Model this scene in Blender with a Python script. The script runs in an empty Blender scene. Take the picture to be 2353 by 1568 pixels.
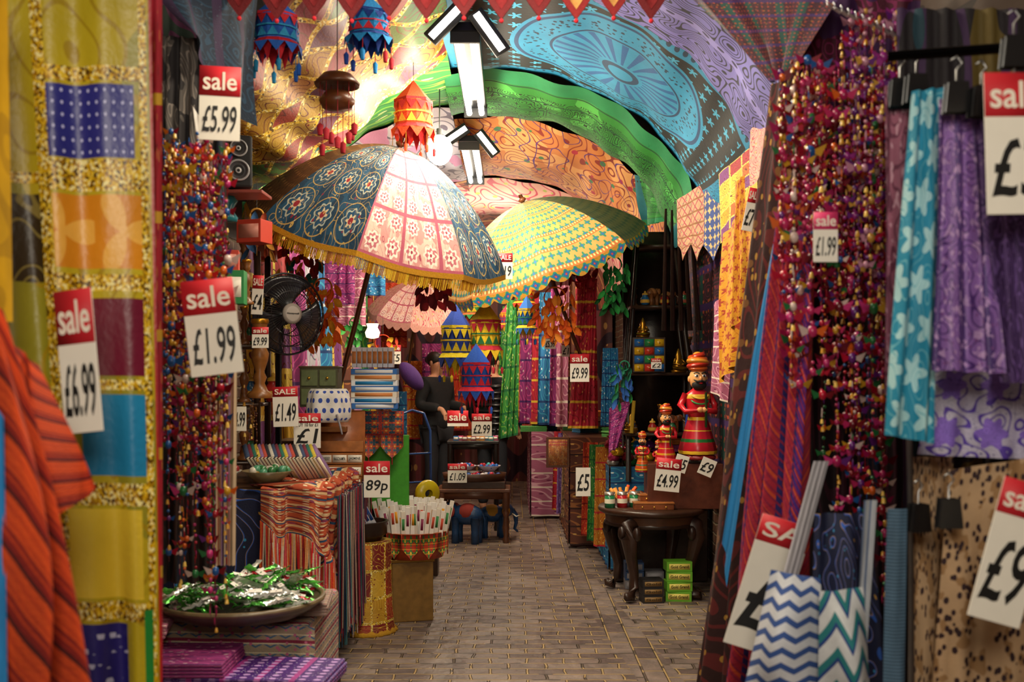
import bpy, math, random
from math import *
from mathutils import Vector, Matrix
R=random.Random(5)
sc=bpy.context.scene; COL=sc.collection
F=2353.
def P(px,py,d): return Vector(((px-1176.5)*d/F,d,1.5-(py-860)*d/F))
def S(px,d): return px*d/F
def hx(c):
    if not isinstance(c,str): return c
    c=c.lstrip('#'); o=[]
    for i in(0,2,4):
        x=int(c[i:i+2],16)/255; o.append(x/12.92 if x<=.04045 else ((x+.055)/1.055)**2.4)
    return (*o,1.)
# ---------------- materials
class T:
    def __init__(s,name,rough=.7,metal=0):
        s.m=bpy.data.materials.new(name); s.m.use_nodes=True
        s.nt=s.m.node_tree; s.b=s.nt.nodes['Principled BSDF']
        s.b.inputs['Roughness'].default_value=rough; s.b.inputs['Metallic'].default_value=metal
    def n(s,t,**k):
        x=s.nt.nodes.new('ShaderNode'+t)
        for a,b in k.items(): setattr(x,a,b)
        return x
    def L(s,a,b):
        if isinstance(a,bpy.types.NodeSocket): s.nt.links.new(a,b)
        else: b.default_value=a
    def q(s,op,a,b=0.):
        x=s.n('Math',operation=op); s.L(a,x.inputs[0])
        s.L(b,x.inputs[1])
        return x.outputs[0]
    def mix(s,f,a,b,mode='MIX'):
        x=s.n('Mix',data_type='RGBA',blend_type=mode); s.L(f,x.inputs[0]); s.L(hx(a),x.inputs[6]); s.L(hx(b),x.inputs[7]); return x.outputs[2]
    def ramp(s,f,cols,const=True):
        x=s.n('ValToRGB'); r=x.color_ramp; r.interpolation='CONSTANT' if const else 'LINEAR'
        k=len(cols); 
        while len(r.elements)<k: r.elements.new(.99)
        for i,c in enumerate(cols):
            r.elements[i].position=i/k if const else i/max(1,k-1)
        for i,c in enumerate(cols): r.elements[i].color=hx(c)
        s.L(f,x.inputs[0]); return x.outputs[0]
    def uv(s,asp=1):
        tc=s.n('UVMap',uv_map='UVMap'); sp=s.n('SeparateXYZ'); s.L(tc.outputs['UV'],sp.inputs[0]); s.u,s.v=sp.outputs[0],sp.outputs[1]
        cb=s.n('CombineXYZ'); s.L(s.q('MULTIPLY',s.u,float(asp)),cb.inputs[0]); s.L(s.v,cb.inputs[1]); s.vec=cb.outputs[0]
    def fr(s,x,n): return s.q('FRACT',s.q('MULTIPLY',x,float(n)))
    def cell(s,nx,ny,dia=0):
        if dia:
            a=s.q('MULTIPLY',s.u,float(nx)); b=s.q('MULTIPLY',s.v,float(ny))
            return s.q('ADD',a,b),s.q('SUBTRACT',s.q('ADD',a,50.),b)
        b=s.q('MULTIPLY',s.v,float(ny))
        return s.q('ADD',s.q('MULTIPLY',s.u,float(nx)),s.q('MULTIPLY',s.q('FLOOR',b),.5*(ny>0 and s.stag))),b
    stag=0
    def pol(s,nx,ny):
        a,b=s.cell(nx,ny); fu=s.q('SUBTRACT',s.q('FRACT',a),.5); fv=s.q('SUBTRACT',s.q('FRACT',b),.5)
        l=s.q('SQRT',s.q('ADD',s.q('MULTIPLY',fu,fu),s.q('MULTIPLY',fv,fv))); return fu,fv,l
    def noi(s,sc_,det=2.):
        x=s.n('TexNoise'); s.L(s.vec,x.inputs['Vector']); x.inputs['Scale'].default_value=sc_; x.inputs['Detail'].default_value=det; return x.outputs[0]
    def mask(s,k,*a):
        q=s.q
        if k=='sU': return q('LESS_THAN',s.fr(s.u,a[0]),a[1])
        if k=='sV': return q('LESS_THAN',s.fr(s.v,a[0]),a[1])
        if k=='dg': return q('LESS_THAN',s.fr(q('ADD',q('MULTIPLY',s.u,a[2]),s.v),a[0]),a[1])
        if k=='zig': return q('LESS_THAN',q('FRACT',q('ADD',q('MULTIPLY',s.v,a[0]),q('MULTIPLY',q('ABSOLUTE',q('SUBTRACT',s.fr(s.u,a[1]),.5)),a[2]))),a[3])
        if k in('grid','dia'):
            x,y=s.cell(a[0],a[1],k=='dia'); x=q('ABSOLUTE',q('SUBTRACT',q('FRACT',x),.5)); y=q('ABSOLUTE',q('SUBTRACT',q('FRACT',y),.5))
            return q('GREATER_THAN',q('MAXIMUM',x,y),.5-a[2])
        if k=='dot': return q('LESS_THAN',s.pol(a[0],a[1])[2],a[2])
        if k=='ring': return q('LESS_THAN',q('ABSOLUTE',q('SUBTRACT',s.pol(a[0],a[1])[2],a[2])),a[3])
        if k=='flw':
            fu,fv,l=s.pol(a[0],a[1]); th=q('ARCTAN2',fv,fu); c=q('COSINE',q('MULTIPLY',th,float(a[3])))
            return q('LESS_THAN',l,q('MULTIPLY',q('ADD',q('MULTIPLY',c,a[4]),1.),a[2]))
        if k=='noi': return q('GREATER_THAN',s.noi(a[0]),a[1])
        if k=='swl': return q('LESS_THAN',q('FRACT',q('MULTIPLY',s.noi(a[0],0.),a[1])),a[2])
        if k=='vor':
            x=s.n('TexVoronoi'); s.L(s.vec,x.inputs['Vector']); x.inputs['Scale'].default_value=a[0]; return q('LESS_THAN',x.outputs['Distance'],a[1])
        if k=='rect':
            m=q('MULTIPLY',q('GREATER_THAN',s.u,a[0]),q('LESS_THAN',s.u,a[1])); return q('MULTIPLY',m,q('MULTIPLY',q('GREATER_THAN',s.v,a[2]),q('LESS_THAN',s.v,a[3])))
        if k in('circ','rays'):
            x=q('MULTIPLY',q('SUBTRACT',s.u,a[0]),a[4]); y=q('SUBTRACT',s.v,a[1]); l=q('SQRT',q('ADD',q('MULTIPLY',x,x),q('MULTIPLY',y,y)))
            m=q('MULTIPLY',q('GREATER_THAN',l,a[2]),q('LESS_THAN',l,a[3]))
            if k=='rays': m=q('MULTIPLY',m,q('LESS_THAN',q('FRACT',q('MULTIPLY',q('ARCTAN2',y,x),a[5]/(2*pi))),a[6]))
            return m
    def gold(s,sc_=130.,cols=('#6b4a00','#c99400','#f0c400','#ffe24a','#fff7b8')):
        x=s.n('TexVoronoi'); s.L(s.vec,x.inputs['Vector']); x.inputs['Scale'].default_value=sc_
        sp=s.n('SeparateColor'); s.L(x.outputs['Color'],sp.inputs[0]); return s.ramp(sp.outputs[0],cols)
def fab(name,base,layers=(),asp=1,rough=.75,stag=0,gs=130.,bump=.25,gcols=None):
    t=T(name,rough); t.uv(asp); t.stag=stag
    gc=gcols or ('#5a3c00','#a87800','#d8aa00','#f0cc3a','#fff2a8')
    def colr(c): return t.gold(gs,gc) if c=='GOLD' else c
    if isinstance(base,tuple) and base[0]=='cells':
        a,b=t.cell(base[1],base[2],len(base)>4); cb=t.n('CombineXYZ'); t.L(t.q('FLOOR',a),cb.inputs[0]); t.L(t.q('FLOOR',b),cb.inputs[1])
        w=t.n('TexWhiteNoise',noise_dimensions='2D'); t.L(cb.outputs[0],w.inputs['Vector']); col=t.ramp(w.outputs[0],base[3])
    else: col=colr(base)
    for l in layers:
        m=None
        for k in l[1:]:
            x=t.mask(*k); m=x if m is None else t.q('MULTIPLY',m,x)
        col=t.mix(m,col,colr(l[0]))
    n=t.noi(5.,3.); br=t.q('ADD',t.q('MULTIPLY',n,.8),.55)
    cb=t.n('CombineXYZ'); [t.L(br,cb.inputs[i]) for i in range(3)]
    col=t.mix(1.,col,cb.outputs[0],'MULTIPLY'); t.L(col,t.b.inputs['Base Color'])
    n2=t.noi(90.,2.); bp=t.n('Bump'); bp.inputs['Strength'].default_value=bump; bp.inputs['Distance'].default_value=.006; t.L(n2,bp.inputs['Height']); t.L(bp.outputs[0],t.b.inputs['Normal'])
    return t.m
def vc(name,rough,metal=0,var=.3,nsc=30,bump=.1,emit=0,coat=0):
    t=T(name,rough,metal); a=t.n('Attribute',attribute_name='Col'); tc=t.n('TexCoord'); x=t.n('TexNoise'); t.L(tc.outputs['Object'],x.inputs['Vector']); x.inputs['Scale'].default_value=nsc; x.inputs['Detail'].default_value=4
    br=t.q('ADD',t.q('MULTIPLY',x.outputs[0],var*2),1-var); cb=t.n('CombineXYZ'); [t.L(br,cb.inputs[i]) for i in range(3)]
    c=t.mix(1.,a.outputs['Color'],cb.outputs[0],'MULTIPLY'); t.L(c,t.b.inputs['Base Color'])
    bp=t.n('Bump'); bp.inputs['Strength'].default_value=bump; bp.inputs['Distance'].default_value=.005; t.L(x.outputs[0],bp.inputs['Height']); t.L(bp.outputs[0],t.b.inputs['Normal'])
    if emit: t.L(a.outputs['Color'],t.b.inputs['Emission Color']); t.b.inputs['Emission Strength'].default_value=emit
    return t.m
MAT=vc('painted_matte',.7); GLS=vc('glossy_paint',.25,0,.15,20,.05); WOOD=vc('carved_wood',.35,0,.45,25,.3); MET=vc('metal',.3,.9,.2); CLO=vc('woven_cloth',.85,0,.3,120,.5); PAP=vc('paper',.6,0,.06,20,.02); FOIL=vc('foil',.18,.6,.5,60,.6); EM=vc('glowing_tube',.5,0,0,1,0,14); EM2=vc('glowing_bulb',.5,0,0,1,0,60); HAIR=vc('hair',.5,0,.3,90,.6)
# ---------------- mesh builder
class MB:
    def __init__(s): s.v=[];s.f=[];s.c=[];s.uv=[];s.mi=[];s.M=None
    def add(s,vs,fs,col='#ffffff',uvs=None,mi=0):
        o=len(s.v); s.v+= [tuple(s.M@Vector(p)) for p in vs] if s.M else [tuple(p) for p in vs]; s.uv+= uvs or [(0,0)]*len(vs)
        s.f+=[tuple(i+o for i in f) for f in fs]
        if isinstance(col,list): s.c+=[hx(c) for c in col]
        else: s.c+=[hx(col)]*len(fs)
        s.mi+=[mi]*len(fs); return s
    def box(s,c,z,col,rz=0,mi=0):
        x,y,w=z[0]/2,z[1]/2,z[2]/2; m=Matrix.Rotation(rz,3,'Z'); vs=[];uv=[];fs=[]
        for n_,(ax,bx) in (((1,0,0),(1,2)),((-1,0,0),(1,2)),((0,1,0),(0,2)),((0,-1,0),(0,2)),((0,0,1),(0,1)),((0,0,-1),(0,1))):
            k=len(vs)
            for a,b in((-1,-1),(1,-1),(1,1),(-1,1)):
                p=list(n_); p[ax]=a; p[bx]=b; vs.append(m@Vector((p[0]*x,p[1]*y,p[2]*w))+Vector(c)); uv.append(((a+1)/2,(b+1)/2))
            fs.append((k,k+1,k+2,k+3) if (n_[0]+n_[2]>0 or n_[1]<0) else (k+3,k+2,k+1,k))
        idx={};nv=[];mp=[]
        for p,u in zip(vs,uv):
            key=(round(p.x,6),round(p.y,6),round(p.z,6))
            if key not in idx: idx[key]=len(nv); nv.append(p)
            mp.append(idx[key])
        o=len(s.v); s.add(nv,[],col,[(0,0)]*len(nv))
        for f in fs:
            s.f.append(tuple(mp[i]+o for i in f)); s.c.append(hx(col)); s.mi.append(mi); s.cuv[len(s.f)-1]=[uv[i] for i in f]
        return s
    @property
    def cuv(s):
        if not hasattr(s,'_c'): s._c={}
        return s._c
    def lathe(s,pr,col,seg=20,c=(0,0,0),sx=1,sy=1,flut=0,nf=8,mi=0):
        vs=[];uv=[];fs=[];cl=[]
        n=len(pr)
        for j,p in enumerate(pr):
            for i in range(seg+1):
                a=2*pi*i/seg; r=p[0]*(1+flut*cos(nf*a)); vs.append((c[0]+r*cos(a)*sx,c[1]+r*sin(a)*sy,c[2]+p[1])); uv.append((i/seg,j/(n-1)))
        for j in range(n-1):
            for i in range(seg):
                k=j*(seg+1)+i; fs.append((k,k+1,k+seg+2,k+seg+1)); cl.append(pr[j][2] if len(pr[j])>2 else col)
        return s.add(vs,fs,cl,uv,mi)
    def sph(s,c,r,col,seg=12,rg=8,mi=0):
        if not hasattr(r,'__len__'): r=(r,r,r)
        vs=[];uv=[];fs=[]
        for j in range(rg+1):
            b=pi*j/rg
            for i in range(seg+1):
                a=2*pi*i/seg; vs.append((c[0]+r[0]*sin(b)*cos(a),c[1]+r[1]*sin(b)*sin(a),c[2]-r[2]*cos(b))); uv.append((i/seg,j/rg))
        for j in range(rg):
            for i in range(seg):
                k=j*(seg+1)+i; fs.append((k,k+1,k+seg+2,k+seg+1))
        return s.add(vs,fs,col,uv,mi)
    def tube(s,pts,r,col,seg=8,mi=0):
        pts=[Vector(p) for p in pts]; n=len(pts); vs=[];uv=[];fs=[]
        for j,p in enumerate(pts):
            t=(pts[min(j+1,n-1)]-pts[max(j-1,0)]).normalized(); a=Vector((0,0,1)) if abs(t.z)<.9 else Vector((1,0,0)); x=t.cross(a).normalized(); y=t.cross(x)
            rr=r[j] if hasattr(r,'__len__') else r
            for i in range(seg+1):
                th=2*pi*i/seg; vs.append(p+x*cos(th)*rr+y*sin(th)*rr); uv.append((i/seg,j/(n-1)))
        for j in range(n-1):
            for i in range(seg): k=j*(seg+1)+i; fs.append((k,k+1,k+seg+2,k+seg+1))
        fs.append(tuple(range(seg))); fs.append(tuple((n-1)*(seg+1)+i for i in range(seg)))
        return s.add(vs,fs,col,uv,mi)
    def prism(s,pl,y0,y1,col,mi=0):
        n=len(pl); xs=[p[0] for p in pl]; zs=[p[1] for p in pl]; w=(max(xs)-min(xs)) or 1; h=(max(zs)-min(zs)) or 1
        vs=[(p[0],y0,p[1]) for p in pl]+[(p[0],y1,p[1]) for p in pl]; uv=[((p[0]-min(xs))/w,(p[1]-min(zs))/h) for p in pl]*2
        return s.add(vs,[tuple(range(n)),tuple(range(2*n-1,n-1,-1))]+[(i,(i+1)%n,(i+1)%n+n,i+n) for i in range(n)],col,uv,mi)
    def surf(s,f,nu,nv,col='#ffffff',mi=0,us=1,vsc=1):
        vs=[];uv=[];fs=[]
        for j in range(nv+1):
            for i in range(nu+1): vs.append(f(i/nu,j/nv)); uv.append((i/nu*us,(1-j/nv)*vsc))
        for j in range(nv):
            for i in range(nu): k=j*(nu+1)+i; fs.append((k,k+1,k+nu+2,k+nu+1))
        return s.add(vs,fs,col,uv,mi)
    def make(s,name,mat=None,parent=None,loc=None,rot=(0,0,0),bev=0,flat=False,solid=0,recenter=False,**k):
        me=bpy.data.meshes.new(name)
        off=Vector((0,0,0))
        if recenter:
            X=[p[0] for p in s.v];Y=[p[1] for p in s.v];Z=[p[2] for p in s.v]; off=Vector(((min(X)+max(X))/2,(min(Y)+max(Y))/2,min(Z)))
        me.from_pydata([(p[0]-off.x,p[1]-off.y,p[2]-off.z) for p in s.v],[],s.f)
        uvd=[];cd=[]; cu=s.cuv
        for fi,(f,c) in enumerate(zip(s.f,s.c)):
            if fi in cu:
                for u in cu[fi]: uvd+=list(u); cd+=list(c)
            else:
                for i in f: uvd+=list(s.uv[i]); cd+=list(c)
        me.uv_layers.new(name='UVMap',do_init=False); me.uv_layers['UVMap'].data.foreach_set('uv',uvd)
        me.color_attributes.new(name='Col',type='FLOAT_COLOR',domain='CORNER'); me.color_attributes['Col'].data.foreach_set('color',cd)
        me.polygons.foreach_set('material_index',s.mi); me.polygons.foreach_set('use_smooth',[not flat and not bev]*len(s.f))
        for m in (mat if isinstance(mat,list) else [mat or MAT]): me.materials.append(m)
        ob=bpy.data.objects.new(name,me); COL.objects.link(ob)
        ob.location=off if recenter else Vector(loc or (0,0,0)); ob.rotation_euler=rot
        if parent: ob.parent=parent
        if bev: b=ob.modifiers.new('bevel','BEVEL'); b.width=bev; b.segments=2; b.limit_method='ANGLE'
        if solid: b=ob.modifiers.new('thick','SOLIDIFY'); b.thickness=solid
        tag(ob,**k); return ob
def tag(ob,label=None,cat=None,group=None,kind=None):
    if label: ob['label']=label
    if cat: ob['category']=cat
    if group: ob['group']=group
    if kind: ob['kind']=kind
def E(name,label,cat,loc=(0,0,0),rot=(0,0,0),group=None,sc_=1):
    o=bpy.data.objects.new(name,None); COL.objects.link(o); o.location=loc; o.rotation_euler=rot; o.scale=(sc_,)*3; o.empty_display_size=.05; tag(o,label,cat,group); return o
def dup(o,loc,rz=0,s=1,par=None):
    n=o.copy(); COL.objects.link(n)
    if par is None: n.location=loc; n.rotation_euler=(0,0,rz); n.scale=(s,)*3
    else: n.parent=par
    for c in list(o.children): dup(c,None,par=n)
    return n
def put(o,places):
    ch=[]
    for i,p in enumerate(places):
        x=o if i==0 else dup(o,p[:3],p[3] if len(p)>3 else 0,p[4] if len(p)>4 else 1); ch.append(x)
    p=places[0]; o.location=p[:3]; o.rotation_euler=(0,0,p[3] if len(p)>3 else 0); o.scale=((p[4] if len(p)>4 else 1),)*3
    return ch
def fit_text(body,w,h,col,parent,c,name='lettering',thick=.0008,bold=.012,sk=0):
    cu=bpy.data.curves.new('t','FONT'); cu.body=body; cu.size=1; cu.extrude=.01; cu.offset=bold; cu.resolution_u=3; cu.shear=sk
    o=bpy.data.objects.new('t',cu); COL.objects.link(o); bpy.context.view_layer.update()
    me=bpy.data.meshes.new_from_object(o.evaluated_get(bpy.context.evaluated_depsgraph_get())); bpy.data.objects.remove(o)
    vs=[v.co.copy() for v in me.vertices]
    if not vs: return
    x0=min(v.x for v in vs);x1=max(v.x for v in vs);y0=min(v.y for v in vs);y1=max(v.y for v in vs)
    for v in me.vertices:
        x=(v.co.x-(x0+x1)/2)/(x1-x0)*w; z=(v.co.y-(y0+y1)/2)/(y1-y0)*h; v.co=(x,-v.co.z*thick/.01,z)
    me.color_attributes.new(name='Col',type='FLOAT_COLOR',domain='CORNER'); me.color_attributes['Col'].data.foreach_set('color',list(hx(col))*len(me.loops))
    me.materials.clear(); me.materials.append(PAP); ob=bpy.data.objects.new(name,me); COL.objects.link(ob); ob.parent=parent; ob.location=c; return ob
def sign(px,py,w,h,d,price,head='sale',roll=0,yaw=0,split=.34,extra=None,label=None,hc='#c8202c'):
    W_,H_=S(w,d),S(h,d); p=P(px,py,d)
    m=MB().box((0,0,0),(W_,.003,H_),'#f1ecdf')
    o=m.make('price_sign',PAP,loc=p,rot=(0,roll,yaw),bev=.0008,label=label or 'white card price sign with red sale header and handwritten price',cat='sign',group='handwritten sale price signs')
    if head:
        MB().box((0,0,0),(W_,.0012,H_*split),hc).make('header_band',PAP,parent=o,loc=(0,-.0018,H_*(.5-split/2)))
        fit_text(head,W_*.82,H_*split*(.62 if head.islower() else .55),'#f7eedd',o,(0,-.003,H_*(.5-split/2)))
    else: split=0
    if price:
        b=H_*(1-split)
        fit_text(price,W_*.84,b*.6,'#111111',o,(0,-.0025,-H_*.5+b*.48),name='price_lettering',sk=.15)
    if extra: fit_text(extra,W_*.8,H_*.1,'#222222',o,(0,-.0027,H_*(.5-split)-H_*.05))
    return o
def cloth(name,label,cat,q4,mat,folds=3,amp=.03,nu=40,nv=40,group=None,sag=0,bulge=0,zig=0,nz=8,us=1,vs=1,world=False,kind=None):
    a,b,c,d=[Vector(t) if world else P(*t) for t in q4]; nrm=((b-a).cross(d-a)).normalized(); ph=R.random()*6
    def f(u,v):
        p=a.lerp(b,u).lerp(d.lerp(c,u),v)
        w=sin(u*folds*2*pi+ph+1.1*sin(v*2.5+ph))*.7+.3*sin(u*folds*4.7*2+ph*2+v*3)
        p=p+nrm*(amp*w*(.4+.6*v)-bulge*sin(pi*u)*sin(pi*v)); p.z-=sag*sin(pi*u)*(1-v*.3)
        if zig: p.z+=zig*2*abs((u*nz)%1-.5)*(v**6)
        return p
    m=MB().surf(f,nu if not zig else nz*8,nv,us=us,vsc=vs)
    return m.make(name,mat,recenter=True,label=label,cat=cat,group=group,kind=kind)
# ---------------- fabrics
PAL=['#c8202c','#e08a18','#1f6fb0','#7a2a86','#2f8a4a','#e0b020','#d0407a','#1a8f98','#8a1c30']
f_patchD=fab('patchwork_diamond',('cells',5.,6.,['#a87c16','#982f1c','#126c72','#b8902a','#8a1e38','#b88040','#406c26','#c09838','#90501a','#5e244e'],1),[('#6a2014',('swl',9.,7.,.16)),('#c8ae40',('dia',5.,6.,.09)),('GOLD',('dia',5.,6.,.07)),('#901420',('vor',16.,.12)),('GOLD',('rect',0.,1.,.96,1.))],1.3,.5,gs=90.)
f_zod=fab('zodiac_print','#2088b4',[('#06121a',('rect',.07,.93,.08,.92)),('#40a8d0',('flw',17.,13.,.2,5,.55),('rect',.09,.91,.1,.9)),('#248cb8',('circ',.5,.5,0.,.40,1.3)),('#0c3f6a',('circ',.5,.5,.37,.385,1.3)),('#0e3048',('circ',.5,.5,.28,.355,1.3),('vor',50.,.34)),('#175a94',('rays',.5,.5,.09,.25,1.3,24.,.4)),('#0e3a60',('circ',.5,.5,.255,.265,1.3)),('#153f60',('circ',.5,.5,.05,.075,1.3)),('#0e3350',('swl',14.,9.,.2),('rect',0.,.07,0.,1.)),('#0e3350',('dot',40.,4.,.3),('rect',.0,1.,.93,1.)),('#0e3350',('dot',40.,14.,.3),('rect',.0,1.,.0,.07))],1.3,.7)
f_green=fab('green_knot_print','#267a2c',[('#45a044',('noi',3.,.55)),('#0a2c14',('swl',13.,10.,.32),('rect',0.,1.,.2,.8)),('#0f4a2a',('sV',8.,.1)),('#0c5f6a',('rect',0.,.08,0.,1.)),('#1d7a4a',('rect',0.,1.,0.,.12)),('#0a2c14',('dot',30.,12.,.25),('rect',0.,1.,.82,.95))],2,.75)
f_lav=fab('lavender_print','#746fbc',[('#16142e',('swl',9.,12.,.32)),('#8f8ad2',('sV',3.,.14)),('#2b2850',('dot',20.,30.,.24),('sV',3.,.14))],1.3,.75)
f_peach=fab('peach_print','#cc7f3c',[('#e0a460',('noi',3.,.5)),('#8a2a1a',('swl',6.,9.,.2)),('#b83444',('sV',9.,.3),('rect',0.,1.,.75,1.)),('#3f7a4a',('vor',9.,.18)),('#b02840',('vor',7.,.14)),('#5a2a7a',('swl',5.,5.,.06))],1.5,.75)
f_pinkw=fab('pink_cream_print','#d8a494',[('#b84058',('swl',6.,7.,.25)),('#a8b050',('vor',12.,.2))],1.5)
f_greyw=fab('grey_white_print','#bdb9c6',[('#6a6478',('swl',6.,8.,.25)),('#c88ab0',('noi',3.,.56))],1.5)
f_brick=fab('rust_print','#984a34',[('#5a1e14',('swl',7.,8.,.25)),('#c89050',('sV',5.,.12))],1.5)
f_ublue=fab('embroidered_blue','#1c4f70',[('#123a56',('noi',6.,.5)),('#c8a860',('ring',3.,4.,.44,.012)),('#b8c4b8',('flw',3.,4.,.28,8,.12)),('#1c4f74',('flw',3.,4.,.24,8,.12)),('#d8ccaa',('flw',3.,4.,.13,6,.3)),('#982030',('dot',3.,4.,.08)),('#d0b060',('swl',9.,6.,.07)),('#8a2840',('vor',13.,.14)),('#d8d0b8',('vor',21.,.09))],1,.8)
f_upink=fab('embroidered_pink','#cc8e88',[('#e0b8a8',('noi',8.,.5)),('#ecdccc',('flw',5.,8.,.36,8,.14)),('#c06a74',('flw',5.,8.,.26,8,.14)),('#f0e4d4',('flw',5.,8.,.16,5,.3)),('#a03048',('dot',5.,8.,.06)),('#b05066',('grid',2.5,4.,.045)),('#f0e0d0',('dot',20.,32.,.22),('grid',2.5,4.,.03)),('#a83c54',('swl',9.,6.,.05))],1,.8)
f_ubrown=fab('brown_canopy','#6d4a2a',[('#4a2e1c',('swl',6.,7.,.25)),('#a88048',('dot',8.,12.,.15))],1)
f_uyel=fab('yellow_block_print','#b88a46',[('#2f7456',('flw',9.,14.,.32,4,.35)),('#245f94',('dot',9.,14.,.14)),('#a85e26',('sV',7.,.2)),('#d8c078',('dot',22.,28.,.25),('sV',7.,.2))],1,stag=1)
f_uoliv=fab('olive_canopy','#4a4a28',[('#2a3a24',('flw',9.,14.,.3,4,.3))],1)
f_val=fab('valance_print','#c89028',[('#1f8f78',('flw',1.,1.,.42,4,.2)),('#2a5fa8',('flw',1.,1.,.28,4,.2)),('#d84830',('dot',1.,1.,.1))],1)
f_fg=fab('yellow_patchwork','#c0aa1e',[('#9a9226',('noi',2.5,.5)),('#a88c12',('swl',7.,6.,.14)),
 ('#2a2c86',('rect',.42,.90,.75,.85)),('#cfd2ff',('dot',22.,60.,.14),('rect',.42,.90,.75,.85)),('#3a2c14',('rect',.16,.38,.58,.70)),('#8a7a3a',('swl',14.,6.,.2),('rect',.16,.38,.58,.70)),
 ('#d98a18',('rect',.45,.93,.60,.70)),('#ecb048',('flw',3.,10.,.34,3,.8),('rect',.45,.93,.60,.70)),('#6e1230',('rect',.50,.95,.455,.56)),('#1f86b8',('rect',.55,.97,.32,.43)),('#d9822a',('rect',.1,.5,.28,.38)),('#e8c83a',('rect',.3,.9,.155,.275)),
 ('#2b2478',('rect',.3,.78,.0,.12)),('#c8c8e8',('vor',50.,.4),('sV',50.,.35),('rect',.3,.78,.0,.12)),('#b88e08',('swl',9.,9.,.18),('rect',.0,.14,0.,1.)),
 ('GOLD',('rect',.38,.445,0.,1.)),('GOLD',('rect',.38,.97,.855,.875)),('GOLD',('rect',.38,.97,.705,.748)),('GOLD',('rect',.38,.97,.57,.592)),('GOLD',('rect',.38,.97,.436,.45)),('GOLD',('rect',.3,.97,.28,.31)),('GOLD',('rect',.3,.97,.125,.15)),('GOLD',('rect',.93,.97,0.,1.)),('GOLD',('rect',.07,.12,0.,1.)),('GOLD',('rect',.0,.4,.38,.40)),('GOLD',('rect',.1,.4,.715,.73)),('#1f8a3a',('rect',.9,.95,.02,.14)),('#b3201c',('rect',.985,1.,0.,1.))],.36,.4,gs=260.)
f_orange=fab('orange_shawl','#d84c18',[('#8a1c14',('dg',7.,.42,.5)),('#c23c14',('dg',28.,.3,.5)),('#4a1010',('dg',7.,.1,.5))],.6,.95,bump=.5)
f_stripe=fab('red_purple_stripes','#a8243a',[('#4a2484',('sU',4.,.42)),('#c84a2a',('dg',26.,.22,.5)),('#2a2468',('sU',8.,.16)),('#8a1c40',('dg',60.,.3,.5))],.4,.9,bump=.5)
f_paisley=fab('brown_paisley','#2c0e0e',[('#5a1818',('swl',9.,9.,.3)),('#a87c30',('vor',34.,.2)),('#6a421c',('flw',4.,16.,.2,3,.5))],.4,.9)
f_blueline=fab('turquoise_cloth','#1f7fc0',[('#156fa8',('sU',5.,.3))],.3)
f_turq=fab('turquoise_floral','#1a88aa',[('#a8d4da',('flw',2.,8.,.34,5,.35)),('#6ab4c4',('swl',9.,7.,.12))],.4,stag=1)
f_mauve=fab('mauve_cloth','#9a5a70',[('#6a3048',('swl',6.,8.,.3)),('#c898a8',('noi',20.,.6))],.5)
f_lilac=fab('lilac_cloth','#8a62ac',[('#52387a',('sU',3.,.4)),('#b894c8',('noi',25.,.58)),('#4a2a70',('swl',10.,7.,.2)),('#7a4a8a',('vor',30.,.2))],.6,.55)
f_whpur=fab('white_purple_print','#c0bad0',[('#5a3fa8',('swl',4.,6.,.25)),('#8a6ad0',('flw',3.,2.,.3,6,.2)),('#3a2a80',('swl',12.,6.,.08))],1)
f_leop=fab('beige_spotted','#b89874',[('#98744c',('noi',8.,.55)),('#2a1018',('vor',24.,.36))],.8)
f_chev=fab('chevron_bag','#cfd2da',[('#2f5094',('zig',10.,3.,.9,.42))],.6)
f_tealg=fab('teal_geometric','#d0d4d8',[('#1f7a80',('zig',4.,2.,1.6,.45)),('#1c3f86',('zig',4.,2.,1.6,.15))],.6)
f_rib=fab('ribbed_strap','#54748e',[('#2c4258',('sV',60.,.4))],.2)
f_purp=fab('purple_glitter','#4a1f7a',[('GOLD',('vor',40.,.22)),('#a83a90',('sU',6.,.18)),('#c8a0e0',('dot',14.,8.,.25))],1.5,.5,gs=100.,gcols=('#6a4aa8','#b89ad8','#e8e0ff','#ffffff','#7a3aa0'))
f_stack=fab('striped_kilim','#a8947c',[('#8a2a44',('sV',7.,.25)),('#4a6a8a',('zig',14.,14.,.8,.2)),('#d8c8a8',('sV',14.,.15)),('#c86a8a',('vor',20.,.25))],1.5,.9,bump=.5)
f_navy=fab('navy_embroidered','#10183a',[('#2a5fc0',('swl',5.,6.,.13)),('#c89a3a',('swl',5.,6.,.03)),('#3a9ad0',('vor',14.,.12))],1)
f_redf=fab('red_fringed_throw','#b8502c',[('#d8b080',('sV',9.,.3)),('#7a1418',('zig',11.,11.,.8,.2)),('#e8d8b0',('dot',18.,27.,.16)),('#24486a',('sV',5.,.1)),('#8a3a5a',('vor',14.,.22)),('#5a6a3a',('vor',18.,.12))],1,.85,bump=.5)
f_toran=fab('toran_embroidery','#22506a',[('#b02830',('grid',2.,2.,.08)),('#c8502a',('flw',4.,3.,.36,6,.25)),('#e8b850',('dot',4.,3.,.12)),('#d8c080',('swl',10.,5.,.06))],1.5)
f_toran2=fab('orange_toran','#b8361a',[('#2f7a3a',('flw',3.,2.,.36,4,.3)),('#e8c03a',('dot',3.,2.,.16)),('#e8a030',('sV',5.,.12))],1)
f_cyl=fab('gold_patchwork_wrap',('cells',10.,4.,['#98301a','#b88a20','#7a2018','#c87828','#98581a','#a83a24','#c8a030']),[('#d8b040',('swl',9.,7.,.1)),('GOLD',('grid',10.,4.,.06)),('#7a1c14',('vor',22.,.16))],1.5,.6,gs=160.)
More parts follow.
